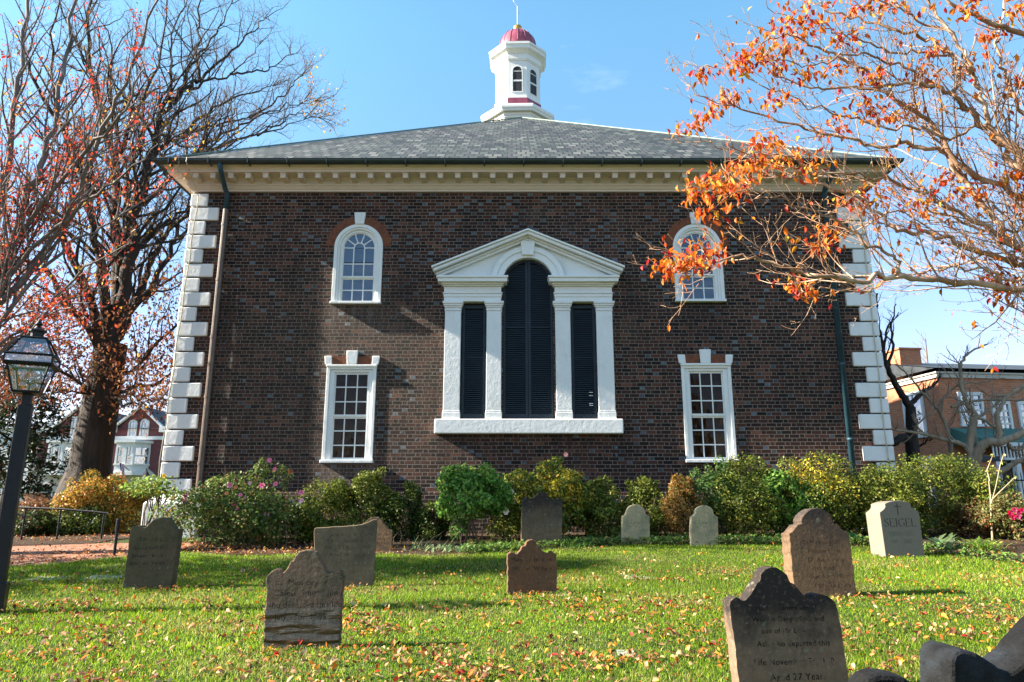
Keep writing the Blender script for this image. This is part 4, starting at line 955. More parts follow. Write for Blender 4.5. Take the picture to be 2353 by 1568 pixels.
def shrub(label, u0, u1, vt, vb, y, pal, n=5000, ls=.05, depth=None, name='shrub', group=None, nb=9, lump=.6, mat='leaf', skirt=.0, stems=7, up=.35, flowers=None, width=.62, seed=1, cat='shrub', stem_mat='stem', tops=None, jitter=.2, accent=None):
    rng = np.random.default_rng(seed * 101 + int(u0))
    if group == BEDG and y > 13: y -= .65
    a, b = at((u0 + u1) / 2, vt, y), at((u0 + u1) / 2, vb, y); x0, x1 = at(u0, (vt + vb) / 2, y).x, at(u1, (vt + vb) / 2, y).x
    g = gz(a.x, y); zb = max(b.z, g); rx = (x1 - x0) / 2 * 1.12; top = a.z; z0 = zb + (skirt - .22) * (top - zb); rz = (top - z0) / 2 * 1.06; cz = (top + z0) / 2 - .02
    ry = (depth or min(.75, rx * .9)) * 1.15
    o = thing(name, label, cat, (a.x, y, g), 0, group)
    B = blobs_for(rng, (a.x, y, cz), rx, ry, rz, nb, lump)
    for (tu, tv, tr) in (tops or []):
        q = at(tu, tv, y); B.append((np.array([q.x, y, q.z - tr * .6]), np.array([tr, tr * .8, tr])))
    P, d = cloud(rng, B, int(n * 3.0), ex=.74 if mat == 'glossleaf' else 1.0); ok = P[:, 2] > g + .03; P, d = P[ok], d[ok]; n = len(P)
    N = d * .7 + np.array([0, 0, up]) + rng.normal(size=(n, 3)) * .55
    cols = pick(rng, n, pal, jitter)
    if accent:                                     # sunny yellow or red patches of leaf
        for (au, av, ar, apal) in accent:
            q = at(au, av, y - ry * .6); w = np.exp(-(((P[:, 0] - q.x) / ar) ** 2 + ((P[:, 2] - q.z) / ar) ** 2)); s = rng.random(n) < w * .62
            cols[s] = pick(rng, int(s.sum()), apal, .2)
    link('foliage', quad_leaves('foliage', P, N, rng.uniform(.6, 1.25, n) * ls * 1.12, cols, width, rng), o, [M[mat]])
    m = MB(); rr = random.Random(seed + int(u1))
    for i in range(stems):
        bx = a.x + rr.uniform(-.35, .35) * rx; by = y + rr.uniform(-.4, .1) * ry; t = B[rr.randrange(len(B))][0]
        p0 = Vector((bx, by, g - .03)); p3 = Vector((t[0], t[1], min(t[2] + .25 * rz, top - .12)))
        mid = p0.lerp(p3, .5) + Vector((rr.uniform(-.1, .1), rr.uniform(-.1, .1), .06)); m.tube([p0, p0.lerp(mid, .6) + Vector((rr.uniform(-.03, .03), 0, 0)), mid, p3], .014, 5, 0, .004)
        for j in range(2):
            e = p3 + Vector((rr.uniform(-.3, .3) * rx, rr.uniform(-.3, .3) * ry, rr.uniform(-.1, .3) * rz)); m.tube([mid, mid.lerp(e, .6) + Vector((0, 0, .03)), e], .007, 4, 0, .003)
    if stems: m.build('stems', M[stem_mat], o)
    for (fu, fv, fr, fc) in (flowers or []):
        q = at(fu, fv, y - ry * rr.uniform(.55, .95)); flower(o, q, fr, fc, rr)
    return o
FM = {}
def flower(parent, q, r, c, rr, name='flower'):
    if c not in FM: FM[c] = simple('petals %d' % len(FM), c, tuple(min(1, k * 1.25) for k in c), 40, .6)
    m = MB()
    for ring, (nr, rad, op) in enumerate(((6, 1.0, .35), (5, .72, .8), (4, .42, 1.2))):
        for k in range(nr):
            a = 2 * math.pi * (k + .5 * ring) / nr + rr.uniform(-.2, .2); d = Vector((math.cos(a), math.sin(a), 0)); t = Vector((-d.y, d.x, 0))
            dv = Vector((d.x, d.y * .6 - .3, math.sin(a) * .5))
            e = Vector((math.cos(a) * math.cos(op), -math.sin(op) * .9, math.sin(a) * math.cos(op))); tt = Vector((-math.sin(a), 0, math.cos(a)))
            b = q; L = r * rad; m.add([b, b + e * L * .55 + tt * L * .42, b + e * L + Vector((0, -.15 * L, 0)), b + e * L * .55 - tt * L * .42], [(0, 1, 2, 3)])
    m.build(name, FM[c], parent, smooth=True)
PINK = (.78, .22, .36); LPINK = (.85, .45, .5); ORG = (.85, .32, .12); CREAM = (.85, .68, .52); YEL = (.85, .55, .08); HOT = (.75, .03, .12)
G_DARK = [(.04, .06, .012, 4), (.065, .095, .016, 3), (.10, .13, .02, 2), (.15, .17, .03, .8)]
G_BOX = [(.06, .09, .012, 3), (.11, .145, .02, 3), (.17, .19, .028, 2.4), (.25, .23, .04, 1.4)]
G_ROSE = [(.055, .10, .022, 3), (.10, .165, .035, 3), (.18, .23, .055, 2), (.24, .16, .06, .9), (.30, .11, .035, .4)]
G_BRIGHT = [(.10, .22, .03, 3), (.17, .32, .05, 3), (.25, .40, .08, 2), (.06, .14, .03, 1)]
G_YG = [(.12, .18, .03, 3), (.20, .22, .03, 2), (.34, .28, .03, 1.2), (.08, .13, .03, 2)]
Y_ACC = [(.50, .38, .03, 2), (.38, .33, .03, 1.8), (.46, .27, .03, 1), (.16, .18, .03, 1)]
O_BR = [(.28, .14, .04, 3), (.36, .19, .05, 2), (.2, .15, .04, 2), (.12, .13, .03, 1.4), (.42, .24, .06, .8)]
BEDG = 'shrubs along the church wall'
shrub('big loose rose bush with pink blooms at the left end of the church wall', 412, 690, 1085, 1262, 13.2, G_ROSE, 10500, .052, .75, 'rose_bush', BEDG, 14, .7, skirt=.04, stems=16, seed=3, cat='rose bush', tops=[(612, 1062, .16), (590, 1082, .2), (545, 1090, .2), (500, 1105, .2), (650, 1082, .2), (640, 1068, .14), (470, 1130, .25)],
      flowers=[(427, 1140, .05, PINK), (425, 1152, .05, PINK), (620, 1058, .05, PINK), (632, 1078, .04, PINK), (529, 1115, .055, PINK), (575, 1110, .04, LPINK), (603, 1116, .06, PINK), (634, 1112, .05, PINK), (553, 1138, .045, PINK), (563, 1143, .035, LPINK), (538, 1160, .05, (.7, .12, .2)), (547, 1172, .05, PINK), (613, 1183, .055, LPINK), (692, 1132, .055, PINK), (693, 1150, .05, LPINK), (521, 1134, .04, ORG), (542, 1120, .04, ORG), (457, 1160, .05, CREAM), (668, 1085, .05, (.5, .12, .05))])
shrub('rounded dark evergreen bush just right of the pink rose bush', 690, 805, 1098, 1258, 13.65, G_BOX, 6500, .045, .55, 'boxwood_bush', BEDG, 8, mat='glossleaf', seed=4)
shrub('dark evergreen bush with a pointed top sprig right of the rounded one', 795, 895, 1092, 1255, 13.75, G_BOX, 6000, .045, .5, 'boxwood_bush', BEDG, 8, mat='glossleaf', seed=5, tops=[(868, 1080, .13), (850, 1092, .2)])
shrub('low dark evergreen bush behind dry stalks left of the bright green tree peony', 885, 972, 1118, 1252, 13.8, G_DARK, 4800, .045, .45, 'boxwood_bush', BEDG, 7, mat='glossleaf', seed=6, tops=[(940, 1112, .15)])
shrub('small shaded bush at the foot of the bright green tree peony', 955, 1025, 1160, 1258, 13.6, G_DARK, 2600, .045, .4, 'low_bush', BEDG, 6, seed=7)
shrub('bright green leafy tree peony on bare twisting stems', 1008, 1160, 1078, 1200, 13.1, G_BRIGHT, 4600, .075, .55, 'tree_peony', BEDG, 12, .8, stems=14, seed=8, skirt=.22, tops=[(1050, 1080, .2), (1110, 1082, .22), (1075, 1075, .2), (1025, 1150, .2), (1060, 1205, .18)], width=.5)
shrub('yellowing rose bush with pale blooms behind the tall black stained headstone', 1150, 1350, 1085, 1258, 13.5, G_YG, 7600, .06, .6, 'rose_bush', BEDG, 12, .8, stems=14, seed=9, cat='rose bush', tops=[(1190, 1088, .2), (1255, 1068, .18), (1280, 1058, .13), (1290, 1050, .08), (1300, 1090, .22), (1230, 1085, .2)],
      accent=[(1265, 1115, .32, Y_ACC), (1310, 1135, .3, Y_ACC), (1200, 1130, .15, Y_ACC)], flowers=[(1168, 1136, .06, CREAM), (1176, 1130, .05, CREAM), (1163, 1176, .065, CREAM), (1300, 1045, .05, (.75, .4, .35))])
shrub('upright boxwood bush between the yellowing rose and the pale headstone', 1338, 1432, 1112, 1250, 13.7, G_BOX, 5600, .045, .5, 'boxwood_bush', BEDG, 8, mat='glossleaf', seed=10, tops=[(1385, 1105, .16), (1365, 1112, .18)])
shrub('boxwood bush behind the first small pale headstone', 1428, 1530, 1112, 1245, 13.8, G_BOX, 5600, .045, .5, 'boxwood_bush', BEDG, 8, mat='glossleaf', seed=11, tops=[(1450, 1108, .14), (1500, 1108, .16)])
shrub('rust orange azalea bush between the two small pale headstones', 1520, 1612, 1108, 1245, 13.5, O_BR, 5400, .045, .5, 'azalea_bush', BEDG, 9, seed=12, tops=[(1552, 1102, .16), (1580, 1105, .15)])
shrub('tall thin rose canes with sparse green leaves under the right ground floor window', 1590, 1685, 1075, 1190, 13.6, [(.09, .17, .04, 3), (.14, .22, .06, 2), (.06, .11, .03, 1)], 1500, .06, .35, 'rose_bush', BEDG, 8, .8, stems=16, seed=13, skirt=.22, cat='rose bush', stem_mat='stem_green', tops=[(1600, 1075, .12), (1625, 1062, .1), (1655, 1060, .12), (1640, 1090, .18)])
shrub('dark boxwood hedge clump right of the rose canes', 1640, 1765, 1068, 1256, 13.6, G_BOX, 7400, .045, .65, 'boxwood_bush', BEDG, 10, mat='glossleaf', seed=14, tops=[(1690, 1062, .2), (1735, 1058, .2)])
shrub('light green leafy camellia in front of the dark hedge', 1715, 1872, 1092, 1232, 13.0, G_BRIGHT, 4200, .07, .5, 'camellia_bush', BEDG, 10, .8, stems=10, seed=15, tops=[(1760, 1090, .2), (1800, 1095, .2)], skirt=.2)
shrub('boxwood hedge clump with golden yellow leaves on top', 1765, 1990, 1062, 1246, 13.7, G_BOX, 9000, .045, .7, 'boxwood_bush', BEDG, 12, mat='glossleaf', seed=16, tops=[(1810, 1060, .22), (1870, 1058, .25), (1930, 1058, .22)], accent=[(1890, 1085, .3, Y_ACC), (1930, 1110, .3, Y_ACC), (1850, 1080, .25, Y_ACC), (1900, 1140, .25, G_YG)])
shrub('rounded boxwood hedge clump behind the modern granite headstone', 1955, 2120, 1076, 1252, 13.5, G_BOX, 8400, .045, .7, 'boxwood_bush', BEDG, 11, mat='glossleaf', seed=17, tops=[(2000, 1080, .25), (2060, 1072, .28)])
shrub('largest rounded boxwood mound at the right end of the hedge', 2030, 2262, 1056, 1240, 13.9, G_BOX, 12500, .045, .9, 'boxwood_bush', BEDG, 14, .5, mat='glossleaf', seed=18, tops=[(2090, 1056, .3), (2150, 1058, .3), (2200, 1072, .3)])
shrub('twiggy reddish azalea bush beside the pale sapling', 2165, 2290, 1150, 1262, 12.6, [(.16, .13, .05, 3), (.28, .12, .05, 2), (.11, .13, .035, 3), (.36, .16, .06, 1)], 3600, .045, .55, 'azalea_bush', BEDG, 9, .8, stems=16, seed=19)
shrub('twiggy azalea bush with hot pink blooms at the right edge', 2270, 2420, 1140, 1290, 12.0, [(.16, .15, .05, 3), (.26, .14, .05, 2), (.12, .15, .04, 3)], 4200, .045, .6, 'azalea_bush', BEDG, 9, .8, stems=18, seed=20,
      flowers=[(2320, 1180, .06, HOT), (2330, 1172, .06, (.8, .1, .22)), (2340, 1176, .06, HOT), (2326, 1188, .055, HOT), (2338, 1187, .06, (.8, .12, .25)), (2348, 1172, .05, HOT)])
# left of the church
shrub('orange and gold azalea bush in front of the big oak trunk', 165, 330, 1092, 1215, 16.6, [(.34, .19, .03, 3), (.26, .2, .03, 2), (.13, .14, .025, 2.4), (.42, .16, .03, 1.2), (.07, .10, .02, 1.2)], 8200, .06, .85, 'azalea_bush', 'shrubs left of the church', 11, .7, seed=21, tops=[(215, 1090, .3), (265, 1098, .3)], accent=[(190, 1140, .35, [(.55, .26, .05, 1), (.5, .3, .06, 1)])])
shrub('low dark green shrub behind the handrail nearest the lamp post', 22, 130, 1168, 1252, 15.6, [(.04, .065, .02, 3), (.07, .10, .03, 2), (.2, .08, .04, .8)], 5000, .055, .6, 'low_bush', 'shrubs left of the church', 9, seed=22)
shrub('dark green shrub behind the handrail below the orange azalea', 115, 245, 1160, 1252, 15.8, G_DARK + [(.1, .13, .03, 1)], 6200, .055, .6, 'low_bush', 'shrubs left of the church', 9, seed=23)
shrub('reddish brown twiggy shrub behind the left handrail', 40, 140, 1140, 1200, 17.2, [(.2, .08, .04, 2), (.28, .12, .05, 1), (.1, .09, .03, 1)], 3000, .055, .5, 'low_bush', 'shrubs left of the church', 8, seed=24)
shrub('tall sparse rose bush with yellow blooms before the white corner plinth', 292, 412, 1095, 1150, 12.9, [(.14, .24, .04, 3), (.22, .28, .06, 1.5), (.30, .26, .04, .7)], 520, .062, .35, 'rose_bush', 'shrubs left of the church', 7, .9, stems=12, seed=25, skirt=.22, cat='rose bush', flowers=[(318, 1131, .055, YEL), (362, 1131, .05, (.8, .62, .04)), (378, 1094, .05, YEL), (372, 1192, .04, (.8, .4, .1))])
# ground level plants
def rosette(label, u, v, n, L, W, pal, name, cat, arch=1.0, group='low plants at the edge of the bed', seed=1, spread=.1):
    rng = np.random.default_rng(seed); g = ground_at(u, v); P = np.array([g]) + np.stack([rng.normal(0, spread, n), rng.normal(0, spread * .7, n), np.full(n, .01)], -1)
    o = thing(name, label, cat, g, 0, group)
    V, F, T = [], [], []; cols = pick(rng, n, pal, .18); C = []
    for i in range(n):
        a = rng.uniform(0, 6.28); d = np.array([math.cos(a), math.sin(a), 0]); s = np.array([-d[1], d[0], 0]); l = L * rng.uniform(.6, 1.15); lift = rng.uniform(.5, 1.4); b = len(V)
        for t in (0, .33, .66, 1):
            w = W * (math.sin(math.pi * (.1 + .85 * t)) if W > .02 else (1 - t * .9)); c = P[i] + d * l * t * .8 + np.array([0, 0, l * lift * (t - arch * .6 * t * t)])
            V += [c - s * w * .5, c + s * w * .5]; C += [cols[i]] * 2
        for k in range(3): F += [b + 2 * k, b + 2 * k + 1, b + 2 * k + 3, b + 2 * k + 2]; T.append(4)
    link('leaves', np_mesh('leaves', V, F, T, np.array(C)), o, [M['leaf']]); return o
GREYG = [(.20, .27, .13, 3), (.28, .34, .19, 2), (.13, .2, .08, 2)]; LIME = [(.22, .36, .04, 3), (.30, .40, .06, 2), (.14, .26, .04, 1)]
rosette('grey green broad leaved plant right of the granite headstone', 2165, 1262, 34, .30, .085, GREYG, 'broad_leaved_plant', 'plant', .7, seed=1, spread=.16)
rosette('broad leaved dark plant left of the granite headstone', 1968, 1252, 20, .28, .09, [(.06, .14, .05, 1), (.09, .19, .07, 1)], 'broad_leaved_plant', 'plant', .6, seed=2, spread=.12)
rosette('lime green clump of arching strap leaves near the sapling', 2262, 1268, 95, .42, .022, LIME, 'strap_leaf_clump', 'plant', 1.2, seed=3, spread=.12)
rosette('clump of dark strap leaves beside the tall black stained headstone', 1322, 1262, 60, .28, .017, [(.07, .16, .03, 1), (.1, .2, .04, 1)], 'strap_leaf_clump', 'plant', 1.0, seed=4, spread=.13)
rosette('upright pale strap leaves below the bright green tree peony', 985, 1262, 26, .34, .016, [(.16, .24, .10, 1), (.24, .28, .14, 1)], 'strap_leaf_clump', 'plant', .5, seed=5, spread=.2)
rosette('silvery clump of small leaves at the bed edge below the tree peony', 1045, 1268, 150, .14, .04, GREYG, 'silver_leaf_clump', 'plant', .6, seed=6, spread=.3)
rosette('green and yellow leafy clump between the tree peony and the stained headstone', 1140, 1264, 150, .17, .045, G_YG, 'leafy_clump', 'plant', .6, seed=7, spread=.26)
def cover():
    rng = np.random.default_rng(8); n = 9000; x = rng.uniform(-.8, 9.6, n); ey = edge_y(x); y = ey + rng.beta(1, 3, n) * .9; P = np.stack([x, y, gzv(x, y) + rng.uniform(.02, .14, n)], -1)
    N = rng.normal(size=(n, 3)) * .5 + np.array([0, -.2, 1])
    tag(link('ground_cover', quad_leaves('ground_cover', P, N, rng.uniform(.03, .065, n), pick(rng, n, [(.12, .22, .04, 3), (.2, .28, .06, 2), (.07, .13, .03, 2), (.3, .2, .08, .6)]), .7, rng), None, [M['leaf']]), 'low green ground cover along the edge of the flower bed', 'ground cover', kind='stuff')
cover()
# dry stalks in the bed
rs = random.Random(4)
for (u, v, n, h, lab) in ((560, 1262, 9, .5, 'bare stalks standing in the leaf litter under the pink rose bush'), (930, 1258, 12, .4, 'dry stalks in front of the low dark evergreen bush')):
    m = MB(); g = ground_at(u, v)
    for i in range(n):
        x, y = g.x + rs.uniform(-.9, .9), g.y + rs.uniform(.0, .5); z = gz(x, y); l = h * rs.uniform(.4, 1); m.tube([(x, y, z - .02), (x + rs.uniform(-.06, .06), y, z + l * .5), (x + rs.uniform(-.14, .14), y + rs.uniform(-.05, .05), z + l)], .009, 5, 0, .004)
    tag(m.build('dry_stalks', M['stem']), lab, 'stalks', 'dry stalks in the bed')
# pale sapling at right
m = MB()
def P_(u, v, y): p = at(u, v, y); return (p.x, p.y, p.z)
sy = 12.0; g = ground_at(2281, 1262)
sap = thing('sapling', 'pale thin sapling with a few yellow buds at the right end of the bed', 'sapling', (g.x, sy, gz(g.x, sy)))
m.tube([P_(2282, 1262, sy), P_(2278, 1200, sy), P_(2276, 1140, sy), P_(2272, 1105, sy)], .016, 7, 0, .009)
m.tube([P_(2277, 1160, sy), P_(2288, 1120, sy - .1), P_(2298, 1070, sy - .1), P_(2306, 1045, sy - .1)], .009, 6, 0, .005)
m.tube([P_(2275, 1110, sy), P_(2268, 1080, sy + .1), P_(2278, 1055, sy + .1), P_(2283, 1043, sy)], .008, 6, 0, .005)
m.tube([P_(2278, 1150, sy), P_(2300, 1128, sy - .2), P_(2332, 1097, sy - .3)], .009, 6, 0, .005)
m.build('stems', bark('pale sapling bark', (.42, .34, .22), (.3, .24, .15), 14, .003), sap)
rng = np.random.default_rng(2); pts = np.array([P_(u + rng.normal(0, 3), v + rng.normal(0, 4), sy - .05) for u, v in [(2283, 1043), (2280, 1055), (2276, 1066), (2306, 1045), (2300, 1062), (2332, 1097), (2326, 1104), (2270, 1085), (2266, 1100), (2290, 1085), (2258, 1108), (2262, 1115)] * 3])
link('foliage', quad_leaves('foliage', pts, rng.normal(size=(len(pts), 3)), np.full(len(pts), .055), pick(rng, len(pts), [(.5, .4, .08), (.55, .34, .12), (.3, .34, .08)]), .6, rng), sap, [M['leaf']])
# ------------------------------------------------------------------ trees
def smooth(pts, k=4):
    P = [Vector(p) for p in pts]; out = []
    for i in range(len(P) - 1):
        a, b, c, d = P[max(i - 1, 0)], P[i], P[i + 1], P[min(i + 2, len(P) - 1)]
        for j in range(k):
            t = j / k; out.append(.5 * ((2 * b) + (c - a) * t + (2 * a - 5 * b + 4 * c - d) * t * t + (3 * b - a - 3 * c + d) * t ** 3))
    out.append(P[-1]); return out
def tubes_mesh(name, lines):
    V, F = [], []; base = 0
    for pts, rad in lines:
        P = np.asarray(pts, float); r = np.asarray(rad, float); N = len(P); mr = r.max()
        n = 10 if mr > .09 else 7 if mr > .03 else 5 if mr > .012 else 3
        T = np.empty_like(P); T[1:-1] = P[2:] - P[:-2]; T[0] = P[1] - P[0]; T[-1] = P[-1] - P[-2]; T /= np.linalg.norm(T, axis=1)[:, None] + 1e-9
        m = T.mean(0); ref = np.array([0, 0, 1.0]) if abs(m[2]) < .8 * np.linalg.norm(m) else np.array([1.0, .2, 0])
        X = np.cross(T, ref); X /= np.linalg.norm(X, axis=1)[:, None] + 1e-9; Y = np.cross(T, X)
        a = np.arange(n) * 2 * np.pi / n
        V.append((P[:, None] + r[:, None, None] * (X[:, None] * np.cos(a)[None, :, None] + Y[:, None] * np.sin(a)[None, :, None])).reshape(-1, 3))
        i = np.arange((N - 1) * n); q, c = i // n, i % n; c2 = (c + 1) % n
        F.append((np.stack([q * n + c, q * n + c2, (q + 1) * n + c2, (q + 1) * n + c], -1) + base).ravel()); base += N * n
    V = np.concatenate(V); F = np.concatenate(F)
    return np_mesh(name, V, F, np.full(len(F) // 4, 4), smooth=True)
class Tree:
    def __init__(s, seed): s.r = random.Random(seed); s.limbs = []; s.branches = []; s.twigs = []; s.tips = []
    def limb(s, pts, r0, r1, jit=0.0, k=5):
        P = smooth(pts, k); n = len(P)
        if jit: P = [P[0]] + [p + Vector((s.r.gauss(0, jit), s.r.gauss(0, jit), s.r.gauss(0, jit))) for p in P[1:]]
        rad = [r0 + (r1 - r0) * (i / (n - 1)) ** .85 for i in range(n)]
        s.limbs.append((P, rad)); return P, rad
    def grow(s, p, d, L, r, seg, wig, trop):
        P = [p.copy()]; d = d.normalized(); st = L / seg
        for i in range(seg):
            d = (d + Vector((s.r.gauss(0, wig), s.r.gauss(0, wig), s.r.gauss(0, wig) + trop))).normalized(); P.append(P[-1] + d * st)
        rad = [max(.0022, r * (1 - .75 * i / seg)) for i in range(seg + 1)]
        return P, rad
    def sprout(s, src, dst, spacing, Lf, rf, ang, trop, wig, seg=5, f0=.25, minr=.003, maxn=10**9, lmin=.1, lmax=9, out=None, rmax=1.0, keep=None):
        for P, rad in src:
            cum = [0.0]
            for i in range(1, len(P)): cum.append(cum[-1] + (P[i] - P[i - 1]).length)
            tot = cum[-1]; x = tot * f0 + s.r.random() * spacing; side = s.r.random() * 6.28
            while x < tot:
                i = 1
                while cum[i] < x: i += 1
                t = (x - cum[i - 1]) / max(1e-6, cum[i] - cum[i - 1]); p = P[i - 1].lerp(P[i], t); r = rad[i - 1] + (rad[i] - rad[i - 1]) * t
                tg = (P[i] - P[i - 1]).normalized(); side += 2.4 + s.r.gauss(0, .5)
                a = tg.orthogonal().normalized(); b = tg.cross(a); n = a * math.cos(side) + b * math.sin(side)
                if n.z < 0 and s.r.random() < .5: n = -n
                A = R(s.r.gauss(ang, 10)); d = tg * math.cos(A) + n * math.sin(A)
                L = max(lmin, min(lmax, (tot - x * .75) * Lf * s.r.uniform(.6, 1.25)))
                if (keep is None or keep(p)):
                    c = s.grow(p, d, L, max(minr, min(rmax, r * rf)), seg, wig, trop); dst.append(c)
                x += spacing * s.r.uniform(.6, 1.5)
            if keep is None or keep(P[-1]): s.tips.append(P[-1])
def tree_obj(T, name, label, mat, mat_twig=None, group=None, base=None, cat='tree', trunk=None):
    b = base or T.limbs[0][0][0]
    o = thing(name, label, cat, (b.x, b.y, gz(b.x, b.y)), 0, group)
    link('trunk', tubes_mesh('trunk', T.limbs[:1] if trunk is None else trunk), o, [mat])
    if len(T.limbs) > 1: link('limbs', tubes_mesh('limbs', T.limbs[1:]), o, [mat])
    if T.branches: link('branches', tubes_mesh('branches', T.branches), o, [mat])
    if T.twigs: link('twigs', tubes_mesh('twigs', T.twigs), o, [mat_twig or mat])
    return o
def PP(y, *uv): return [at(u, v, y if not isinstance(y, (list, tuple)) else y[i]) for i, (u, v) in enumerate(uv)]
M['oakbark'] = bark('dark oak bark', (.055, .042, .033), (.024, .019, .016), 7, .06)
M['oaktwig'] = bark('grey brown twig', (.19, .14, .115), (.13, .095, .08), 9, .004)
M['greybark'] = bark('silvery grey maple bark', (.19, .16, .145), (.10, .083, .075), 9, .02)
M['myrtle'] = bark('peeling crape myrtle bark', (.40, .24, .15), (.22, .125, .075), 5, .006, (.56, .42, .31))
M['myrtle_twig'] = bark('crape myrtle twig', (.38, .23, .14), (.24, .14, .085), 9, .002)
M['dogwood'] = bark('pale dogwood bark', (.36, .28, .19), (.2, .155, .11), 9, .01)
def pix(P):
    P = np.asarray(P); d = P[:, 1] * CT + (P[:, 2] - CAMZ) * ST
    return 1176.5 + FPX * P[:, 0] / d, 784 - FPX * ((P[:, 2] - CAMZ) * CT - P[:, 1] * ST) / d
# ---- big oak left of the church
T = Tree(5); Y0 = 20.5
T.limb(PP([Y0] * 6, (196, 1172), (204, 1090), (216, 1010), (231, 930), (243, 860), (256, 790)), .74, .48, .0)
T.limbs[0] = (T.limbs[0][0], [.98 - .42 * min(1, i / 6) - (.12 * max(0, (i - 6)) / (len(T.limbs[0][0]) - 6)) for i in range(len(T.limbs[0][0]))])
L = [
 (PP([Y0, Y0, Y0, Y0 + .3, Y0 + .6, Y0 + 1, Y0 + 1.5, Y0 + 2, Y0 + 2.5], (256, 800), (280, 700), (296, 600), (312, 480), (338, 395), (350, 330), (372, 270), (420, 215), (464, 185)), .36, .12),
 (PP([Y0 + 2.5, Y0 + 3, Y0 + 3.3, Y0 + 3.6], (464, 190), (464, 105), (476, 20), (480, -80)), .12, .03),
 (PP([Y0 + 2.2, Y0 + 3, Y0 + 4, Y0 + 5], (440, 205), (530, 185), (590, 155), (645, 105)), .10, .02),
 (PP([Y0 + 1, Y0 + 2, Y0 + 3, Y0 + 4, Y0 + 5, Y0 + 6], (345, 360), (400, 320), (470, 300), (560, 278), (650, 262), (760, 240)), .13, .02),
 (PP([Y0 + 1, Y0 + 3, Y0 + 4, Y0 + 5, Y0 + 6, Y0 + 7], (380, 400), (470, 355), (520, 318), (610, 280), (715, 245), (800, 235)), .15, .02),
 (PP([Y0 + .5, Y0 + 2.5, Y0 + 4, Y0 + 6, Y0 + 7], (330, 470), (440, 385), (560, 325), (680, 300), (775, 275)), .17, .02),
 (PP([Y0, Y0 + .2, Y0 + .4, Y0 + .5, Y0 + .7, Y0 + 1, Y0 + 1.3], (256, 795), (276, 620), (268, 480), (258, 370), (238, 250), (205, 130), (210, -20)), .33, .08),
 (PP([Y0, Y0 - .5, Y0 - 1, Y0 - 1.5, Y0 - 2, Y0 - 2.4], (250, 810), (232, 640), (215, 520), (176, 365), (120, 250), (50, 130)), .28, .07),
 (PP([Y0, Y0 - 1, Y0 - 2, Y0 - 2.6, Y0 - 3], (246, 840), (190, 640), (130, 520), (70, 480), (-30, 430)), .25, .07),
 (PP([Y0, Y0 - 1, Y0 - 1.5, Y0 - 2], (246, 830), (160, 700), (90, 610), (-20, 560)), .2, .06),
 (PP([Y0, Y0 + .5, Y0 + 1, Y0 + 1.6, Y0 + 2], (260, 800), (300, 720), (336, 640), (358, 575), (420, 500)), .27, .12),
 (PP([Y0, Y0 + .6, Y0 + 1, Y0 + 1.5], (262, 770), (330, 680), (385, 590), (445, 480)), .22, .1),
 (PP([Y0, Y0 + .4, Y0 + .6, Y0 + .8], (250, 880), (300, 850), (350, 800), (440, 720)), .16, .06),
 (PP([Y0, Y0 + .4, Y0 + .6], (250, 905), (330, 890), (420, 850)), .14, .05),
 (PP([Y0, Y0 + .3, Y0 + 1, Y0 + 1.5], (270, 650), (325, 560), (395, 500), (470, 470)), .2, .05),
 (PP([Y0 + .4, Y0 + .8, Y0 + 1.4, Y0 + 2], (300, 560), (290, 430), (330, 300), (310, 130)), .2, .03),
 (PP([Y0 + .4, Y0 + .5, Y0 + .8, Y0 + 1], (262, 400), (300, 280), (360, 150), (390, -20)), .16, .03),
 (PP([Y0, Y0 - 1, Y0 - 2], (238, 930), (150, 860), (40, 820)), .12, .03),
 (PP([Y0, Y0 - 1, Y0 - 2], (240, 900), (300, 930), (360, 915)), .1, .02),
 (PP([Y0, Y0 - 1, Y0 - 2], (236, 900), (180, 900), (110, 900)), .1, .02),
 (PP([Y0 + 1.8, Y0 + 2.4, Y0 + 3, Y0 + 3.4], (400, 240), (450, 150), (520, 80), (560, 5)), .12, .03),
 (PP([Y0 + 2.5, Y0 + 3.2, Y0 + 4, Y0 + 5], (464, 190), (545, 130), (620, 80), (660, 40)), .10, .03),
 (PP([Y0 + 3.2, Y0 + 4, Y0 + 5, Y0 + 6], (560, 170), (630, 165), (690, 150), (735, 125)), .08, .03),
 (PP([Y0 + 2.6, Y0 + 3.4, Y0 + 4.2, Y0 + 5], (430, 305), (520, 245), (600, 215), (690, 195)), .11, .03),
 (PP([Y0 + 5, Y0 + 6, Y0 + 6.5, Y0 + 7], (620, 272), (690, 235), (740, 195), (770, 170)), .08, .03),
 (PP([Y0 + 1.2, Y0 + 1.6, Y0 + 2, Y0 + 2.4], (352, 320), (390, 180), (400, 80), (440, -20)), .12, .03),
 (PP([Y0 - .3, Y0 - .6, Y0 - 1, Y0 - 1.3], (215, 520), (150, 330), (120, 160), (130, -20)), .14, .04),
 (PP([Y0 + 5, Y0 + 6, Y0 + 7, Y0 + 7.5], (640, 312), (700, 285), (760, 262), (815, 268)), .08, .025)]
def pull(q):                                        # keep the crown clear of the roof ridge
    u, v = float(pix([q])[0][0]), float(pix([q])[1][0]); return at(400 + (u - 400) * .80, v, q.y) if u > 400 else q
for p, a, b in L: T.limb([pull(q) for q in p], a * .62, b * .5, .06)
T.sprout(T.limbs[1:], T.branches, .42, .46, .55, 42, .06, .18, 9, .12, .011, lmin=1.5, lmax=4.4, rmax=.055)
for l, rd in list(T.limbs[1:]):                      # every limb runs out into fine twigs
    d = (l[-1] - l[-3]).normalized()
    for q in range(4): T.branches.append(T.grow(l[-1], d + Vector((T.r.gauss(0, .35), T.r.gauss(0, .35), T.r.gauss(.1, .35))), T.r.uniform(.9, 2.0), .018, 8, .17, .04))
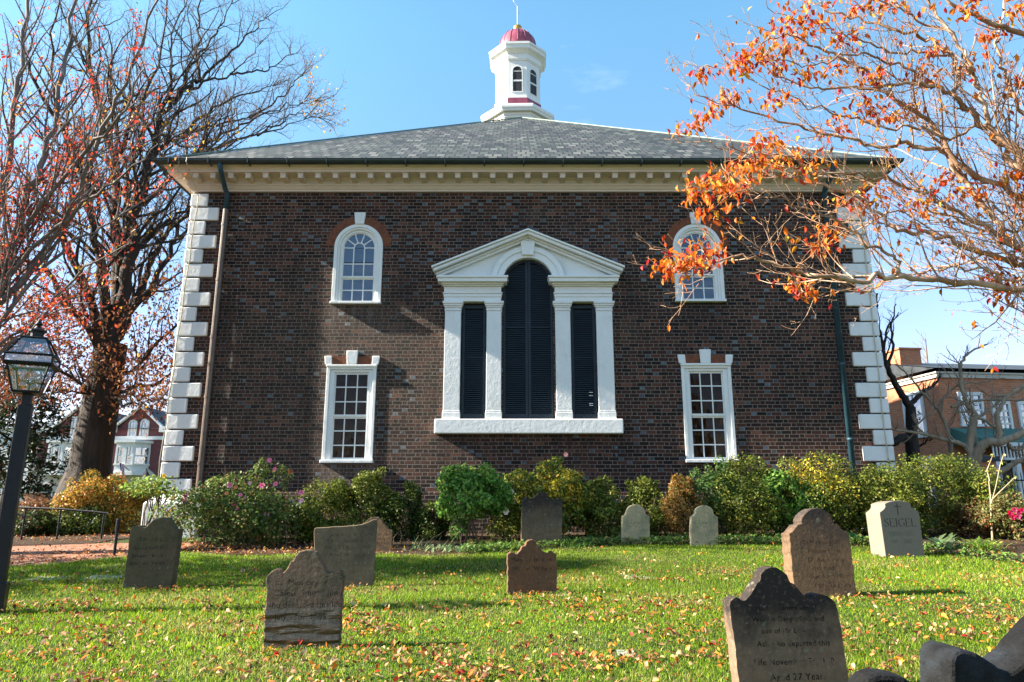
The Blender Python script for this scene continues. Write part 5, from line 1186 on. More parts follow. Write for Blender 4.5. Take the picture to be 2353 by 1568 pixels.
T.sprout(T.branches, T.twigs, .20, .5, .5, 42, .05, .2, 6, .12, .0065, lmin=.5, lmax=1.9, rmax=.016)
T.sprout(list(T.twigs), T.twigs, .22, .55, .5, 40, .03, .22, 4, .2, .0048, lmin=.25, lmax=.8)
oak = tree_obj(T, 'oak_tree', 'huge bare dark oak with brown leaves on its low branches left of the church', M['oakbark'], M['oaktwig'], 'trees left of the church')
OAK = T
def leaf_at(rng, pts, n, spread, size, pal, width=.5, droop=True, name='leaves', fold=.3, shape=3):
    pts = np.asarray(pts); i = rng.integers(0, len(pts), n); P = pts[i] + rng.normal(size=(n, 3)) * spread
    pitch = rng.normal(-.7, .5, n) if droop else rng.normal(0, .6, n)
    return leaf_mesh(name, P, rng.uniform(.6, 1.25, n) * size, rng.uniform(0, 6.28, n), pitch, rng.normal(0, .7, n), pick(rng, n, pal, .22), width, np.full(n, fold), rng.uniform(-.2, .7, n), shape)
rng = np.random.default_rng(31)
allp = np.array([p for l, _ in T.twigs for p in l[1:]])
# low crown keeps its brown leaves: below about nine metres up
low = allp[(allp[:, 2] < 8.6) & (allp[:, 0] < -6.5)]
lc_ = []
for i in range(230):                                 # drooping sprays of the low crown
    x = rng.uniform(-17.5, -8.3); z = 4.0 + .12 * abs(x + 12.4) + 3.3 * rng.random() ** 1.3; y = 20.6 + rng.normal(0, 2.0)
    if x > -9.2 and z < 4.6: continue
    k = rng.integers(14, 40); lc_.append(np.array([x, y, z]) + rng.normal(size=(k, 3)) * np.array([.5, .5, .2]))
sk = np.concatenate(lc_)
brown = [(.20, .075, .035, 3), (.30, .11, .045, 3), (.36, .17, .08, 1.6), (.42, .09, .03, 1.3), (.12, .05, .03, 2)]
low2 = low[low[:, 2] < 7.6]
link('foliage', leaf_at(rng, sk, 9500, .16, .13, brown, .55), oak, [M['dryleaf']])
link('upper_leaves', leaf_at(rng, low2, 2000, .16, .12, brown + [(.55, .30, .03, 1)], .55), oak, [M['dryleaf']])
mid = allp[(allp[:, 2] > 7) & (allp[:, 2] < 15) & (allp[:, 0] < -8)]
link('golden_leaves', leaf_at(rng, mid, 1500, .15, .13, [(.6, .36, .04, 2), (.5, .25, .04, 1), (.4, .12, .03, 1)], .55), oak, [M['leaf']])
top = allp[allp[:, 0] > -9]
link('last_leaves', leaf_at(rng, top, 240, .1, .13, [(.5, .25, .08, 2), (.5, .32, .05, 1)], .55), oak, [M['leaf']])
# ---- silvery maple nearer, from beyond the left edge
T = Tree(17); Y1 = 11.5
bx = at(-150, 1000, Y1).x
T.limb([(bx, Y1, gz(bx, Y1) - .1), (bx, Y1, 1.6), (bx + .05, Y1, 3.0), (bx + .2, Y1 + .1, 4.2)], .26, .19)
c = Vector((bx + .2, Y1 + .1, 4.1)); c1 = Vector((bx + .05, Y1, 3.0))
L = [([c] + PP([Y1, Y1, Y1, Y1], (60, 480), (110, 320), (150, 130), (190, -60)), .13, .03),
     ([c] + PP([Y1, Y1 - .5, Y1 - 1, Y1 - 1.2], (120, 560), (210, 360), (290, 190), (370, -20)), .11, .02),
     ([c1] + PP([Y1, Y1 - .6, Y1 - 1.2, Y1 - 1.4], (40, 560), (180, 370), (270, 270), (330, 160)), .10, .015),
     ([c1] + PP([Y1, Y1 - .5, Y1 - 1, Y1 - 1.4], (20, 640), (150, 500), (260, 420), (360, 330)), .09, .012),
     ([c1] + PP([Y1, Y1 + .5, Y1 + 1, Y1 + 1.4], (30, 700), (160, 560), (250, 515), (390, 420)), .08, .012),
     ([c] + PP([Y1, Y1, Y1, Y1], (10, 420), (30, 250), (60, 80), (70, -100)), .12, .03),
     ([c1] + PP([Y1, Y1 - .5, Y1 - 1], (60, 770), (170, 640), (300, 560)), .07, .012),
     ([c1] + PP([Y1, Y1, Y1 - 1], (-20, 800), (90, 740), (200, 690)), .06, .012)]
for p, a, b in L: T.limb(p, a * .62, b * .7, .03)
T.sprout(T.limbs[1:], T.branches, .27, .42, .5, 33, .07, .10, 7, .08, .006, lmin=.6, lmax=2.8, rmax=.026)
T.sprout(T.branches, T.twigs, .19, .45, .5, 36, .06, .13, 5, .12, .004, lmin=.2, lmax=1.1, rmax=.01)
maple = tree_obj(T, 'maple_tree', 'slender silvery maple with sparse red leaves reaching in from the left edge', M['greybark'], M['greybark'], 'trees left of the church')
allp = np.array([p for l, _ in T.twigs for p in l[1:]]); w = rng.random(len(allp)) < np.clip((11.5 - allp[:, 2]) / 7, .12, 1)
link('foliage', leaf_at(rng, allp[w], 4600, .06, .064, [(.50, .045, .025, 3), (.55, .11, .03, 2), (.34, .05, .03, 2), (.55, .22, .05, .7)], .6), maple, [M['leaf']])
# ---- dark magnolia behind the lamp post
T = Tree(9); Y2 = 23.5; b = at(8, 1165, Y2)
T.limb([(b.x, Y2, .4), (b.x + .1, Y2, 2.5), (b.x, Y2, 5)], .2, .08)
for i in range(16):
    a = i * 2.4; z = 1.4 + i * .24; T.limb([Vector((b.x, Y2, z)), Vector((b.x + math.cos(a) * .8, Y2 + math.sin(a) * .8, z + .3)), Vector((b.x + math.cos(a) * 1.35, Y2 + math.sin(a) * 1.4, z + .1))], .05, .015, .04)
T.sprout(T.limbs[1:], T.twigs, .3, .5, .5, 45, 0, .15, 4, .2, .008)
mag = tree_obj(T, 'magnolia_tree', 'dark glossy evergreen magnolia behind the lamp post', M['oakbark'], M['oaktwig'], 'trees left of the church')
pts = np.array([p for l, _ in T.twigs for p in l] + [p for l, _ in T.limbs[1:] for p in l[3:]])
link('foliage', leaf_at(rng, pts, 4200, .22, .2, [(.018, .03, .014, 3), (.03, .045, .018, 2), (.05, .06, .025, 1), (.10, .05, .03, .5)], .45, False), mag, [M['glossleaf']])
# ---- crape myrtle at right
def Z2(x, y): return ((1600 + x / 2.0104) / 1.088, y / 2.0104 / 1.088)
T = Tree(23)
def ZP(y0, y1, *xy):
    n = len(xy); return [at(*Z2(*p), y0 + (y1 - y0) * i / (n - 1)) for i, p in enumerate(xy)]
base = Vector((6.6, 6.7, gz(6.6, 6.7) - .05))
T.limb([base, base + Vector((-.05, 0, .8)), base + Vector((-.12, 0, 1.5))], .13, .10)
cr = base + Vector((-.12, 0, 1.5)); cr2 = base + Vector((-.05, 0, .9))
ML = [([cr2] + ZP(6.6, 6.2, (2050, 1480), (1930, 1450), (1500, 1410), (1290, 1385), (1100, 1400), (900, 1390), (760, 1350), (620, 1310), (480, 1290), (330, 1340), (200, 1370)), .055, .006),
      (ZP(6.35, 6.0, (1290, 1385), (1300, 1340), (1250, 1290), (1130, 1210), (1000, 1100), (850, 1050), (700, 1000), (560, 950), (400, 830)), .026, .005),
      ([cr] + ZP(6.8, 6.6, (2050, 1370), (1930, 1330), (1700, 1270), (1560, 1210), (1400, 1160), (1250, 1140), (1150, 1030), (1000, 960), (800, 900), (600, 850)), .05, .006),
      ([cr] + ZP(6.7, 6.9, (2050, 1380), (1930, 1270), (1780, 1100), (1650, 930), (1520, 770), (1350, 720), (1200, 740), (1000, 690), (800, 640), (550, 560), (350, 500), (230, 410)), .055, .005),
      ([cr] + ZP(6.4, 6.3, (2060, 1000), (1930, 860), (1800, 720), (1680, 590), (1580, 490), (1450, 430), (1250, 430), (1050, 440), (850, 430), (650, 380)), .06, .006),
      (ZP(6.35, 6.6, (1580, 490), (1600, 380), (1560, 280), (1440, 190), (1260, 150), (1100, 90), (900, 30), (800, -40)), .034, .008),
      ([cr] + ZP(6.3, 6.0, (2100, 1000), (1930, 820), (1750, 600), (1700, 450), (1650, 320), (1580, 170), (1480, 50), (1420, -80)), .045, .01),
      ([cr] + ZP(6.8, 6.4, (2060, 1200), (1930, 1000), (1620, 850), (1470, 620), (1330, 540), (1230, 460), (1100, 330), (900, 250), (720, 180), (560, 240)), .05, .006),
      ([cr] + ZP(6.2, 6.0, (2200, 500), (1930, 190), (1750, 110), (1600, 50), (1500, -60)), .05, .015),
      ([cr] + ZP(6.6, 6.3, (2070, 1340), (1900, 1260), (1700, 1110), (1480, 1000), (1350, 930), (1150, 880), (900, 860), (700, 780), (480, 760), (280, 720)), .035, .005),
      ([cr] + ZP(6.9, 7.2, (2070, 1100), (1900, 1170), (1700, 1150), (1500, 1080), (1300, 1050), (1150, 1130), (1000, 1180), (850, 1240)), .03, .005),
      ([cr] + ZP(6.4, 6.4, (2150, 900), (1960, 640), (1850, 420), (1800, 250), (1830, 60), (1800, -60)), .035, .01),
      ([cr] + ZP(6.6, 6.8, (2060, 1390), (1900, 1420), (1720, 1350), (1560, 1350), (1400, 1380), (1250, 1430), (1100, 1470), (950, 1450), (760, 1500)), .022, .005),
      ([cr] + ZP(6.6, 6.4, (2100, 900), (1930, 760), (1700, 640), (1560, 700), (1400, 640), (1250, 640), (1100, 600), (950, 560), (700, 470), (500, 370), (330, 340)), .03, .004),
      (ZP(6.4, 6.2, (1450, 430), (1300, 330), (1150, 280), (1000, 280), (850, 330), (700, 300), (500, 330)), .02, .004),
      (ZP(6.5, 6.3, (1560, 280), (1400, 260), (1250, 250), (1100, 200), (950, 150), (820, 100), (640, 50)), .02, .004),
      (ZP(6.4, 6.3, (1580, 170), (1400, 100), (1250, 20), (1100, -30)), .02, .006)]
for p, a, b in ML: T.limb(p, a * .78, b * .9, .02)
inview = lambda p: p.x < 6.3
# extra branchlets towards the leafy clusters
CL = [(770, 130, 120), (640, 250, 80), (500, 310, 60), (850, 360, 80), (420, 500, 60), (340, 580, 50), (235, 640, 45), (950, 640, 70), (700, 760, 90), (600, 800, 80), (430, 880, 90), (290, 950, 70), (560, 830, 70), (840, 820, 80), (360, 1060, 70), (290, 1260, 90), (200, 1300, 70), (130, 1360, 60), (960, 1160, 60), (900, 1230, 60), (1060, 1000, 60), (1180, 980, 60), (1240, 560, 70), (1150, 550, 60), (1450, 990, 80), (1680, 960, 60), (1400, 380, 60), (1850, 430, 60), (1100, 20, 60), (1240, 20, 60), (800, 60, 70), (1030, 190, 50), (680, 490, 50), (540, 290, 45), (460, 480, 50), (300, 370, 40), (1000, 310, 50), (1560, 890, 60), (1430, 1050, 50), (1650, 40, 60), (1900, 40, 60), (1750, 180, 60), (1480, 260, 40), (780, 1430, 50), (850, 1470, 40), (1870, 1420, 60), (1750, 1380, 50), (1820, 1470, 50), (1350, 560, 50), (1650, 340, 50), (1180, 380, 50), (1900, 880, 50), (680, 330, 60), (740, 200, 70), (900, 130, 60), (620, 700, 50), (500, 930, 60), (400, 920, 60), (240, 1330, 50), (330, 1290, 60)]
limbpts = np.array([p for l, _ in T.limbs[1:] for p in l]); clusters = []
extra = []
for (x, y, r) in CL:
    u, v = Z2(x, y); uu, vv = pix(limbpts); i = int(np.argmin((uu - u - 25) ** 2 + (vv - v - 10) ** 2)); s0 = Vector(limbpts[i]); e = at(u, v, s0.y + T.r.uniform(-.35, .3))
    if (e - s0).length > .12:
        mid = s0.lerp(e, .5) + Vector((0, 0, .06)); extra.append((smooth([s0, mid, e], 3), [.007, .0065, .006, .0055, .005, .004, .003]))
    clusters.append((e, r / 2.0104 / 1.088 / FPX * 7.0))
T.branches += extra
T.sprout(T.limbs[1:], T.branches, .16, .30, .45, 38, .08, .12, 6, .12, .0046, lmin=.3, lmax=1.4, rmax=.012, keep=inview)
T.sprout(T.branches, T.twigs, .13, .45, .5, 40, .04, .14, 4, .12, .0030, lmin=.1, lmax=.6, rmax=.005, keep=inview)
T.sprout(list(T.twigs), T.twigs, .16, .5, .6, 42, .03, .16, 3, .3, .0024, lmin=.07, lmax=.25, rmax=.003, keep=inview)
myr = tree_obj(T, 'crape_myrtle', 'crape myrtle with orange leaves and pale peeling branches reaching in from the right', M['myrtle'], M['myrtle_twig'])
rng = np.random.default_rng(77); P, siz = [], []
for e, r in clusters:
    n = int(20 + r * 220); d = rng.normal(size=(n, 3)) * np.array([r * .75, r * .7, r * .42]); P.append(np.array(e) + d)
tw = np.array([p for l, _ in T.twigs for p in l[2:]])
P.append(tw[rng.integers(0, len(tw), 1100)])
P = np.concatenate(P); n = len(P)
link('foliage', leaf_mesh('foliage', P, rng.uniform(.045, .092, n), rng.uniform(0, 6.28, n), rng.normal(-.95, .35, n), rng.normal(0, .8, n), pick(rng, n, [(.60, .14, .015, 5), (.62, .21, .02, 3), (.50, .06, .015, 2.4), (.58, .33, .04, .9), (.38, .025, .025, 1.2)], .18), .52, np.full(n, .22), rng.uniform(-.1, .7, n)), myr, [M['leaf']])
tips = np.array([p[-1] for p, _ in T.twigs]); tips = tips[rng.random(len(tips)) < .55]; n = len(tips)
o3 = np.array([[1, 0, 0], [-1, 0, 0], [0, 1, 0], [0, -1, 0], [0, 0, 1], [0, 0, -1]]) * .0065
V = (tips[:, None] + o3[None]).reshape(-1, 3); f8 = np.array([[0, 2, 4], [2, 1, 4], [1, 3, 4], [3, 0, 4], [2, 0, 5], [1, 2, 5], [3, 1, 5], [0, 3, 5]])
link('seed_capsules', np_mesh('seed_capsules', V, (f8[None] + (np.arange(n) * 6)[:, None, None]).ravel(), np.full(n * 8, 3)), myr, [M['myrtle_twig']])
# ---- dogwood and dark tree by the right hand house
def Z3(x, y): return (2022 + x * .2931, 772 + y * .2931)
def Z3P(y0, y1, *xy): n = len(xy); return [at(*Z3(*p), y0 + (y1 - y0) * i / (n - 1)) for i, p in enumerate(xy)]
T = Tree(41); yd = 16.5; b = at(*Z3(725, 1040), yd); b.z = gz(b.x, yd) - .05
T.limb([b, at(*Z3(725, 1000), yd), at(*Z3(722, 950), yd)], .17, .14)
for p, a, c_ in ((Z3P(yd, yd, (715, 990), (708, 830), (738, 650), (735, 610), (690, 540), (660, 470), (630, 330), (640, 210), (720, 120), (845, 68)), .11, .015),
             (Z3P(yd, yd - .6, (735, 1000), (770, 900), (850, 830), (950, 830), (1129, 755), (1260, 700)), .14, .06),
             (Z3P(yd - .3, yd - .5, (930, 820), (932, 720), (918, 620), (950, 540), (1020, 460), (1129, 390), (1200, 330)), .08, .02),
             (Z3P(yd, yd - .5, (715, 940), (640, 850), (520, 820), (350, 770), (180, 750), (90, 730), (0, 690)), .07, .015),
             (Z3P(yd + .3, yd + .5, (570, 990), (545, 820), (500, 660), (440, 560), (330, 440), (250, 340), (120, 220)), .06, .015),
             (Z3P(yd - .5, yd - .9, (850, 1105), (950, 1060), (1050, 1000), (1129, 965), (1250, 900)), .07, .05),
             (Z3P(yd + .3, yd, (460, 570), (500, 480), (600, 395), (850, 350), (980, 330)), .04, .012),
             (Z3P(yd, yd, (740, 650), (850, 590), (960, 500), (1129, 420)), .045, .012), (Z3P(yd, yd, (560, 560), (700, 520), (850, 505), (1129, 505), (1250, 510)), .04, .02),
             (Z3P(yd, yd, (740, 640), (830, 670), (920, 720)), .04, .03), (Z3P(yd, yd - .2, (270, 750), (300, 690), (420, 600), (480, 560)), .03, .01), (Z3P(yd, yd, (730, 600), (600, 600), (560, 590)), .03, .01),
             (Z3P(yd, yd, (990, 470), (860, 470), (760, 400)), .03, .01), (Z3P(yd, yd, (1000, 850), (1050, 890), (1129, 880)), .05, .03)): T.limb(p, a, c_, .01)
T.sprout(T.limbs[1:], T.branches, .12, .30, .5, 45, .12, .12, 6, .2, .010, lmin=.35, lmax=1.4, rmax=.02)
T.sprout(T.branches, T.twigs, .09, .5, .5, 42, .12, .14, 4, .2, .0065, lmin=.1, lmax=.45)
dog = tree_obj(T, 'dogwood_tree', 'bare spreading pale grey dogwood in front of the right brick house', M['dogwood'], bark('pinkish budded twig', (.42, .27, .22), (.28, .18, .15), 12, .002), 'trees right of the church')
T = Tree(43); yd = 20.5; b = at(*Z3(262, 1000), yd); b.z = gz(b.x, yd) - .1
T.limb([b] + Z3P(yd, yd, (260, 950), (250, 800), (240, 560)), .24, .14)
for p, a, c_ in ((Z3P(yd, yd, (240, 570), (180, 470), (110, 350), (60, 250), (30, 150), (20, 60), (-30, -150), (-20, -330)), .12, .025), (Z3P(yd, yd, (240, 540), (330, 450), (430, 380), (480, 300)), .09, .02),
             (Z3P(yd, yd - .3, (230, 830), (180, 790), (110, 840)), .14, .10), (Z3P(yd, yd, (60, 250), (100, 100), (90, -80), (120, -250)), .06, .015), (Z3P(yd, yd, (30, 100), (60, -60), (150, -180)), .05, .012), (Z3P(yd, yd - .4, (290, 880), (360, 830), (420, 800)), .04, .015)): T.limb(p, a, c_, .015)
T.sprout(T.limbs[1:], T.branches, .2, .45, .5, 42, .04, .14, 6, .25, .012, lmin=.4, lmax=1.8, rmax=.03)
T.sprout(T.branches, T.twigs, .2, .5, .5, 42, .03, .16, 4, .2, .007, lmin=.2, lmax=.7)
dt = tree_obj(T, 'bare_tree', 'dark bare tree with cut limb at the right corner of the church', M['oakbark'], M['oaktwig'], 'trees right of the church')
# far bluish trees over the roofs
for sx, (u, v0, h, y) in enumerate(((2165, 1000, 7.5, 62), (2340, 1000, 6.5, 70), (2120, 1000, 6.6, 75))):
    T = Tree(60 + sx); b = at(u, 1100, y); T.limb([(b.x, y, .4), (b.x + .2, y, 5), (b.x, y, 10), (b.x + .2, y, 8 + h)], .3, .05)
    T.sprout(T.limbs, T.branches, .45, .4, .5, 35, .06, .1, 6, .3, .03, lmin=1.2, lmax=4); T.limbs.append(T.branches[0]); T.sprout(T.branches, T.twigs, .4, .4, .5, 38, .05, .12, 4, .2, .02, lmin=.5, lmax=1.6)
    tree_obj(T, 'bare_tree', ['far bare tree rising just right of the chimney', 'far bare tree above the right end of the brick house roof', 'far bare tree left of the chimney behind the brick house'][sx], M['oaktwig'], M['oaktwig'], 'trees right of the church')
# ------------------------------------------------------------------ houses and street furniture
M['maroon'] = runbrick('maroon painted brick', (.20, .075, .08), (.16, .06, .065), (.19, .08, .085))
M['orange_brick'] = runbrick('orange red brick', (.58, .21, .105), (.44, .145, .075), (.42, .30, .2), 'xy', .24, .085)
M['stone_far'] = simple('pale limestone', (.52, .48, .42), (.45, .42, .36), 2)
M['dark_roof'] = simple('dark slate roof', (.035, .04, .045), (.05, .055, .06), 2)
M['far_glass'] = glassmat('far window glass', .35, (.25, .27, .3)); M['green_roof'] = simple('green copper roof', (.05, .16, .13), (.04, .12, .10), 2)
M['door_black'] = simple('black door paint', (.012, .013, .016), (.02, .02, .024), 3, .4)
HY = 55.0
def hx(u, v=1050, y=HY): return at(u, v, y).x
def hz(v, y=HY): return at(300, v, y).z
def far_window(parent, x0, x1, z0, z1, y, arch=False, cols=2, rows=2, fw=.12, name='window'):
    m = MB()
    if arch:
        r = (x1 - x0) / 2; zs = z1 - r; cx = (x0 + x1) / 2
        m.box(x0 - fw, x0, y - .08, y + .05, z0, zs); m.box(x1, x1 + fw, y - .08, y + .05, z0, zs); m.ring(cx, zs, r, r + fw, 0, 180, y - .08, y + .05, 12); m.box(x0 - fw - .05, x1 + fw + .05, y - .12, y + .05, z0 - fw, z0)
    else:
        m.box(x0 - fw, x0, y - .08, y + .05, z0, z1); m.box(x1, x1 + fw, y - .08, y + .05, z0, z1); m.box(x0 - fw, x1 + fw, y - .08, y + .05, z1, z1 + fw * 1.3); m.box(x0 - fw - .05, x1 + fw + .05, y - .12, y + .05, z0 - fw, z0); zs = z1
    for i in range(1, cols): xx = x0 + (x1 - x0) * i / cols; m.box(xx - .03, xx + .03, y - .04, y + .02, z0, zs)
    for i in range(1, rows): zz = z0 + (z1 - z0) * i / rows; m.box(x0, x1, y - .045, y + .02, zz - .04, zz + .04)
    w = m.build(name, M['trim_far'], parent)
    m = MB()
    if arch: m.prism([(x0, z0), (x1, z0)] + [((x0 + x1) / 2 + r * math.cos(R(a)), zs + r * math.sin(R(a))) for a in range(0, 181, 15)], y - .02, y - .015)
    else: m.box(x0, x1, y - .02, y - .015, z0, z1)
    m.build('pane', M['far_glass'], w); return w
def bay(parent, x0, x1, z0, z1, y, out=1.0):
    m = MB(); s = (x1 - x0) * .24; zw0, zw1 = z0 + (z1 - z0) * .30, z0 + (z1 - z0) * .78
    pts = [(x0, y), (x0 + s, y - out), (x1 - s, y - out), (x1, y)]
    def band(za, zb, g):
        q = [(pts[0][0] - g, y), (pts[1][0] - g * .7, pts[1][1] - g), (pts[2][0] + g * .7, pts[2][1] - g), (pts[3][0] + g, y)]
        m.add([(a, b, za) for a, b in q] + [(a, b, zb) for a, b in q], [(0, 1, 5, 4), (1, 2, 6, 5), (2, 3, 7, 6), (3, 2, 1, 0), (4, 5, 6, 7)])
    band(z0 - .1, z0 + .12, .15); band(z0 + .12, zw0 - .12, 0); band(zw0 - .12, zw0, .08); band(zw1, z1 - .2, 0); band(z1 - .2, z1, .18)
    b = m.build('bay_window', M['trim_far'], parent)
    for i in range(3):
        p, q = Vector((*pts[i], 0)), Vector((*pts[i + 1], 0)); d = (q - p).normalized(); n = Vector((d.y, -d.x, 0)); Lw = (q - p).length; m = MB(); k = MB()
        def pan(mm, a, c, za, zb, o0, o1):
            v = [p + d * a + n * o0, p + d * c + n * o0, p + d * c + n * o1, p + d * a + n * o1]
            mm.add([(t.x, t.y, za) for t in v] + [(t.x, t.y, zb) for t in v], [(3, 2, 1, 0), (4, 5, 6, 7), (0, 1, 5, 4), (1, 2, 6, 5), (2, 3, 7, 6), (3, 0, 4, 7)])
        nw = 2 if i == 1 else 1
        for j in range(nw):
            a0, a1 = Lw * j / nw, Lw * (j + 1) / nw
            pan(m, a0, a0 + .14, zw0, zw1, -.05, .02); pan(m, a1 - .14, a1, zw0, zw1, -.05, .02); pan(m, a0 + .14, a1 - .14, (zw0 + zw1) / 2 - .05, (zw0 + zw1) / 2 + .05, -.05, .0); pan(m, (a0 + a1) / 2 - .03, (a0 + a1) / 2 + .03, (zw0 + zw1) / 2 + .05, zw1, -.05, -.01)
            pan(k, a0 + .14, a1 - .14, zw0, zw1, -.06, -.055)
        w = m.build('window', M['trim_far'], parent=b); 
        k.build('pane', M['far_glass'], b)
    return b
def townhouse(label, x0, x1, gx0, gx1, wins, bayx, doorx, yb):
    zg = gz(x0, yb) - .1; ze = hz(1000)
    o = thing('townhouse', label, 'house', ((x0 + x1) / 2, yb, zg), 0, 'row of maroon townhouses')
    zt = hz(930); m = MB(); m.box(x0, x1, yb, yb + 12, zg, hz(985)); gm = (gx0 + gx1) / 2
    m.prism([(gx0, hz(985) + .001), (gx1, hz(985) + .001), (gm, hz(938))], yb + .0, yb + .4); m.build('wall', M['maroon'], o)
    m = MB()
    for sg, ex in ((-1, gx0), (1, gx1)):
        m.prism([(ex + sg * .3, hz(988)), (gm, hz(936)), (gm, hz(932)), (ex + sg * .3, hz(983))], yb - .35, yb - .02)
    m.build('gable_trim', M['trim_far'], o)
    m = MB(); m.add([(x0 - .2, yb - .3, hz(986)), (x1 + .2, yb - .3, hz(986)), (x1 + .2, yb + 7, hz(935)), (x0 - .2, yb + 7, hz(935))], [(0, 1, 2, 3)])
    m.add([(gx0 - .3, yb - .3, hz(985)), (gm, yb - .3, hz(933)), (gm, yb + 7, hz(933)), (gx0 - .3, yb + 7, hz(985))], [(0, 1, 2, 3)]); m.add([(gx1 + .3, yb - .3, hz(985)), (gm, yb - .3, hz(933)), (gm, yb + 7, hz(933)), (gx1 + .3, yb + 7, hz(985))], [(3, 2, 1, 0)])
    m.build('roof', M['dark_roof'], o)
    m = MB(); m.box(x0, x1, yb - .12, yb - .001, hz(1011), hz(1003)); m.box(x0, gx0, yb - .4, yb - .001, hz(994), hz(981)); m.box(gx1, x1, yb - .4, yb - .001, hz(994), hz(981)); m.build('cornice', M['trim_far'], o)
    for w in wins: far_window(o, *w)
    bay(o, bayx[0], bayx[1], hz(1090), hz(1014), yb - .001, 1.2)
    dx0, dx1 = doorx; cx, r = (dx0 + dx1) / 2, (dx1 - dx0) / 2; zs = hz(1122)
    m = MB(); m.ring(cx, zs, r + .12, r + 1.1, 0, 180, yb - .15, yb - .001, 16); m.box(dx0 - 1.1, dx0 - .12, yb - .15, yb - .001, hz(1130), zs); m.box(dx1 + .12, dx1 + 1.1, yb - .15, yb - .001, hz(1130), zs); m.build('door_surround', M['stone_far'], o)
    m = MB(); m.ring(cx, zs, r, r + .12, 0, 180, yb - .1, yb, 16); m.box(dx0 - .12, dx0, yb - .1, yb, zg, zs); m.box(dx1, dx1 + .12, yb - .1, yb, zg, zs); m.box(dx0, dx1, yb - .09, yb, zs - .08, zs + .06); fr = m.build('door_frame', M['trim_far'], o)
    m = MB(); m.box(dx0, dx1, yb - .05, yb - .01, zg, zs - .08); m.build('door', M['door_black'], o)
    m = MB(); m.prism([(dx0, zs + .06), (dx1, zs + .06)] + [(cx + r * math.cos(R(a)), zs + r * math.sin(R(a))) for a in range(10, 171, 16)], yb - .03, yb - .02); m.build('fanlight', M['far_glass'], fr)
    m = MB(); m.tube([(x1 - .4, yb - .1, hz(985)), (x1 - .4, yb - .1, zg)], .07, 6); m.build('downspout', M['trim_far'], o)
    return o
ya = HY - .001
townhouse('maroon townhouse with paired arched gable windows and white bay right of the oak trunk', hx(246), hx(388), hx(262), hx(364), [(hx(291), hx(304), hz(1002), hz(968), ya, True), (hx(318), hx(332), hz(1002), hz(966), ya, True)], (hx(266), hx(344)), (hx(308), hx(340)), HY)
townhouse('maroon townhouse with broad upper window and white bay left of the oak trunk', hx(86), hx(245), hx(120), hx(224), [(hx(158), hx(172), hz(1002), hz(962), ya, False), (hx(175), hx(189), hz(1002), hz(962), ya, False)], (hx(115), hx(182)), (hx(101), hx(131)), HY)
zg = gz(-30, HY) - .1
o = thing('white_house', 'white stucco house at far left behind the magnolia', 'house', (hx(40), HY, zg))
m = MB(); m.box(hx(-60), hx(84), HY - .6, HY + 10, zg, hz(985)); m.box(hx(60), hx(64), HY - .75, HY - .6, zg, hz(990)); m.box(hx(74), hx(84), HY - .75, HY - .6, hz(1122), hz(990)); m.build('wall', M['trim_far'], o)
far_window(o, hx(34), hx(48), zg + .3, hz(1113), HY - .6, False, 3, 4); far_window(o, hx(0), hx(16), zg + .3, hz(1113), HY - .6, False, 3, 4)
m = MB(); m.add([(hx(-60), HY - 1, hz(985)), (hx(85), HY - 1, hz(985)), (hx(85), HY + 6, hz(955)), (hx(-60), HY + 6, hz(955))], [(0, 1, 2, 3)]); m.build('roof', M['dark_roof'], o)
o = thing('brick_pier', 'low orange brick garden pier before the white house', 'pier', (hx(66), HY - 3, zg)); m = MB(); m.box(hx(52, 1150, HY - 3), hx(82, 1150, HY - 3), HY - 3, HY - 2, zg, hz(1133, HY - 3)); m.build('shaft', M['orange_brick'], o)
m = MB(); m.box(hx(50, 1150, HY - 3), hx(84, 1150, HY - 3), HY - 3.1, HY - 1.9, hz(1133, HY - 3), hz(1130, HY - 3)); m.build('coping', M['stone_far'], o)
# flag
fy = HY - 2.2
fl = thing('flag', 'small striped red and white flag with blue corner hanging from the townhouse bay', 'flag', tuple(at(276, 1075, fy)))
m = MB(); p0, p1 = at(276, 1064, fy), at(282, 1082, HY - 1.2); m.tube([p0, (p0.x + .25, fy + 1.1, p0.z - .6)], .03, 6); m.build('pole', M['black_iron'], fl)
M['fred'] = simple('flag red', (.5, .03, .05)); M['fblue'] = simple('flag blue', (.02, .035, .16)); M['fwhite'] = simple('flag white', (.75, .74, .72))
a, b2, c_, d2 = at(275, 1065, fy), at(285, 1067, fy), at(288, 1098, fy), at(276, 1098, fy)
m = MB(); n = 13
for i in range(n):
    t0, t1 = i / n, (i + 1) / n
    for j in range(6):
        s0, s1 = j / 6, (j + 1) / 6
        def q(t, s):
            p = a.lerp(b2, t).lerp(d2.lerp(c_, t), s); return (p.x, p.y + .06 * math.sin(t * 9 + s * 2), p.z)
        mi = 2 if (i < 7 and j < 3) else (0 if i % 2 == 0 else 1)
        m.add([q(t0, s0), q(t1, s0), q(t1, s1), q(t0, s1)], [(0, 1, 2, 3)], mi)
m.build('cloth', [M['fred'], M['fwhite'], M['fblue']], fl)
# white street lantern far left
ly = 40.0; p = at(334, 1102, ly); sl = thing('street_lantern', 'small white glazed street lantern before the maroon townhouse', 'street lamp', (p.x, ly, gz(p.x, ly)))
m = MB(); m.tube([(p.x, ly, gz(p.x, ly) - .1), (p.x, ly, at(334, 1110, ly).z)], .06, 8); m.build('post', M['black_iron'], sl)
z0 = at(334, 1111, ly).z; m = MB(); m.lathe((p.x, ly, z0), [(.11, 0), (.17, .42)], 6); m.build('lamp_glass', M['fwhite'], sl); m = MB(); m.lathe((p.x, ly, z0 + .42), [(.25, 0), (.12, .2), (.05, .3), (.03, .42)], 6); m.build('cap', M['black_iron'], sl)
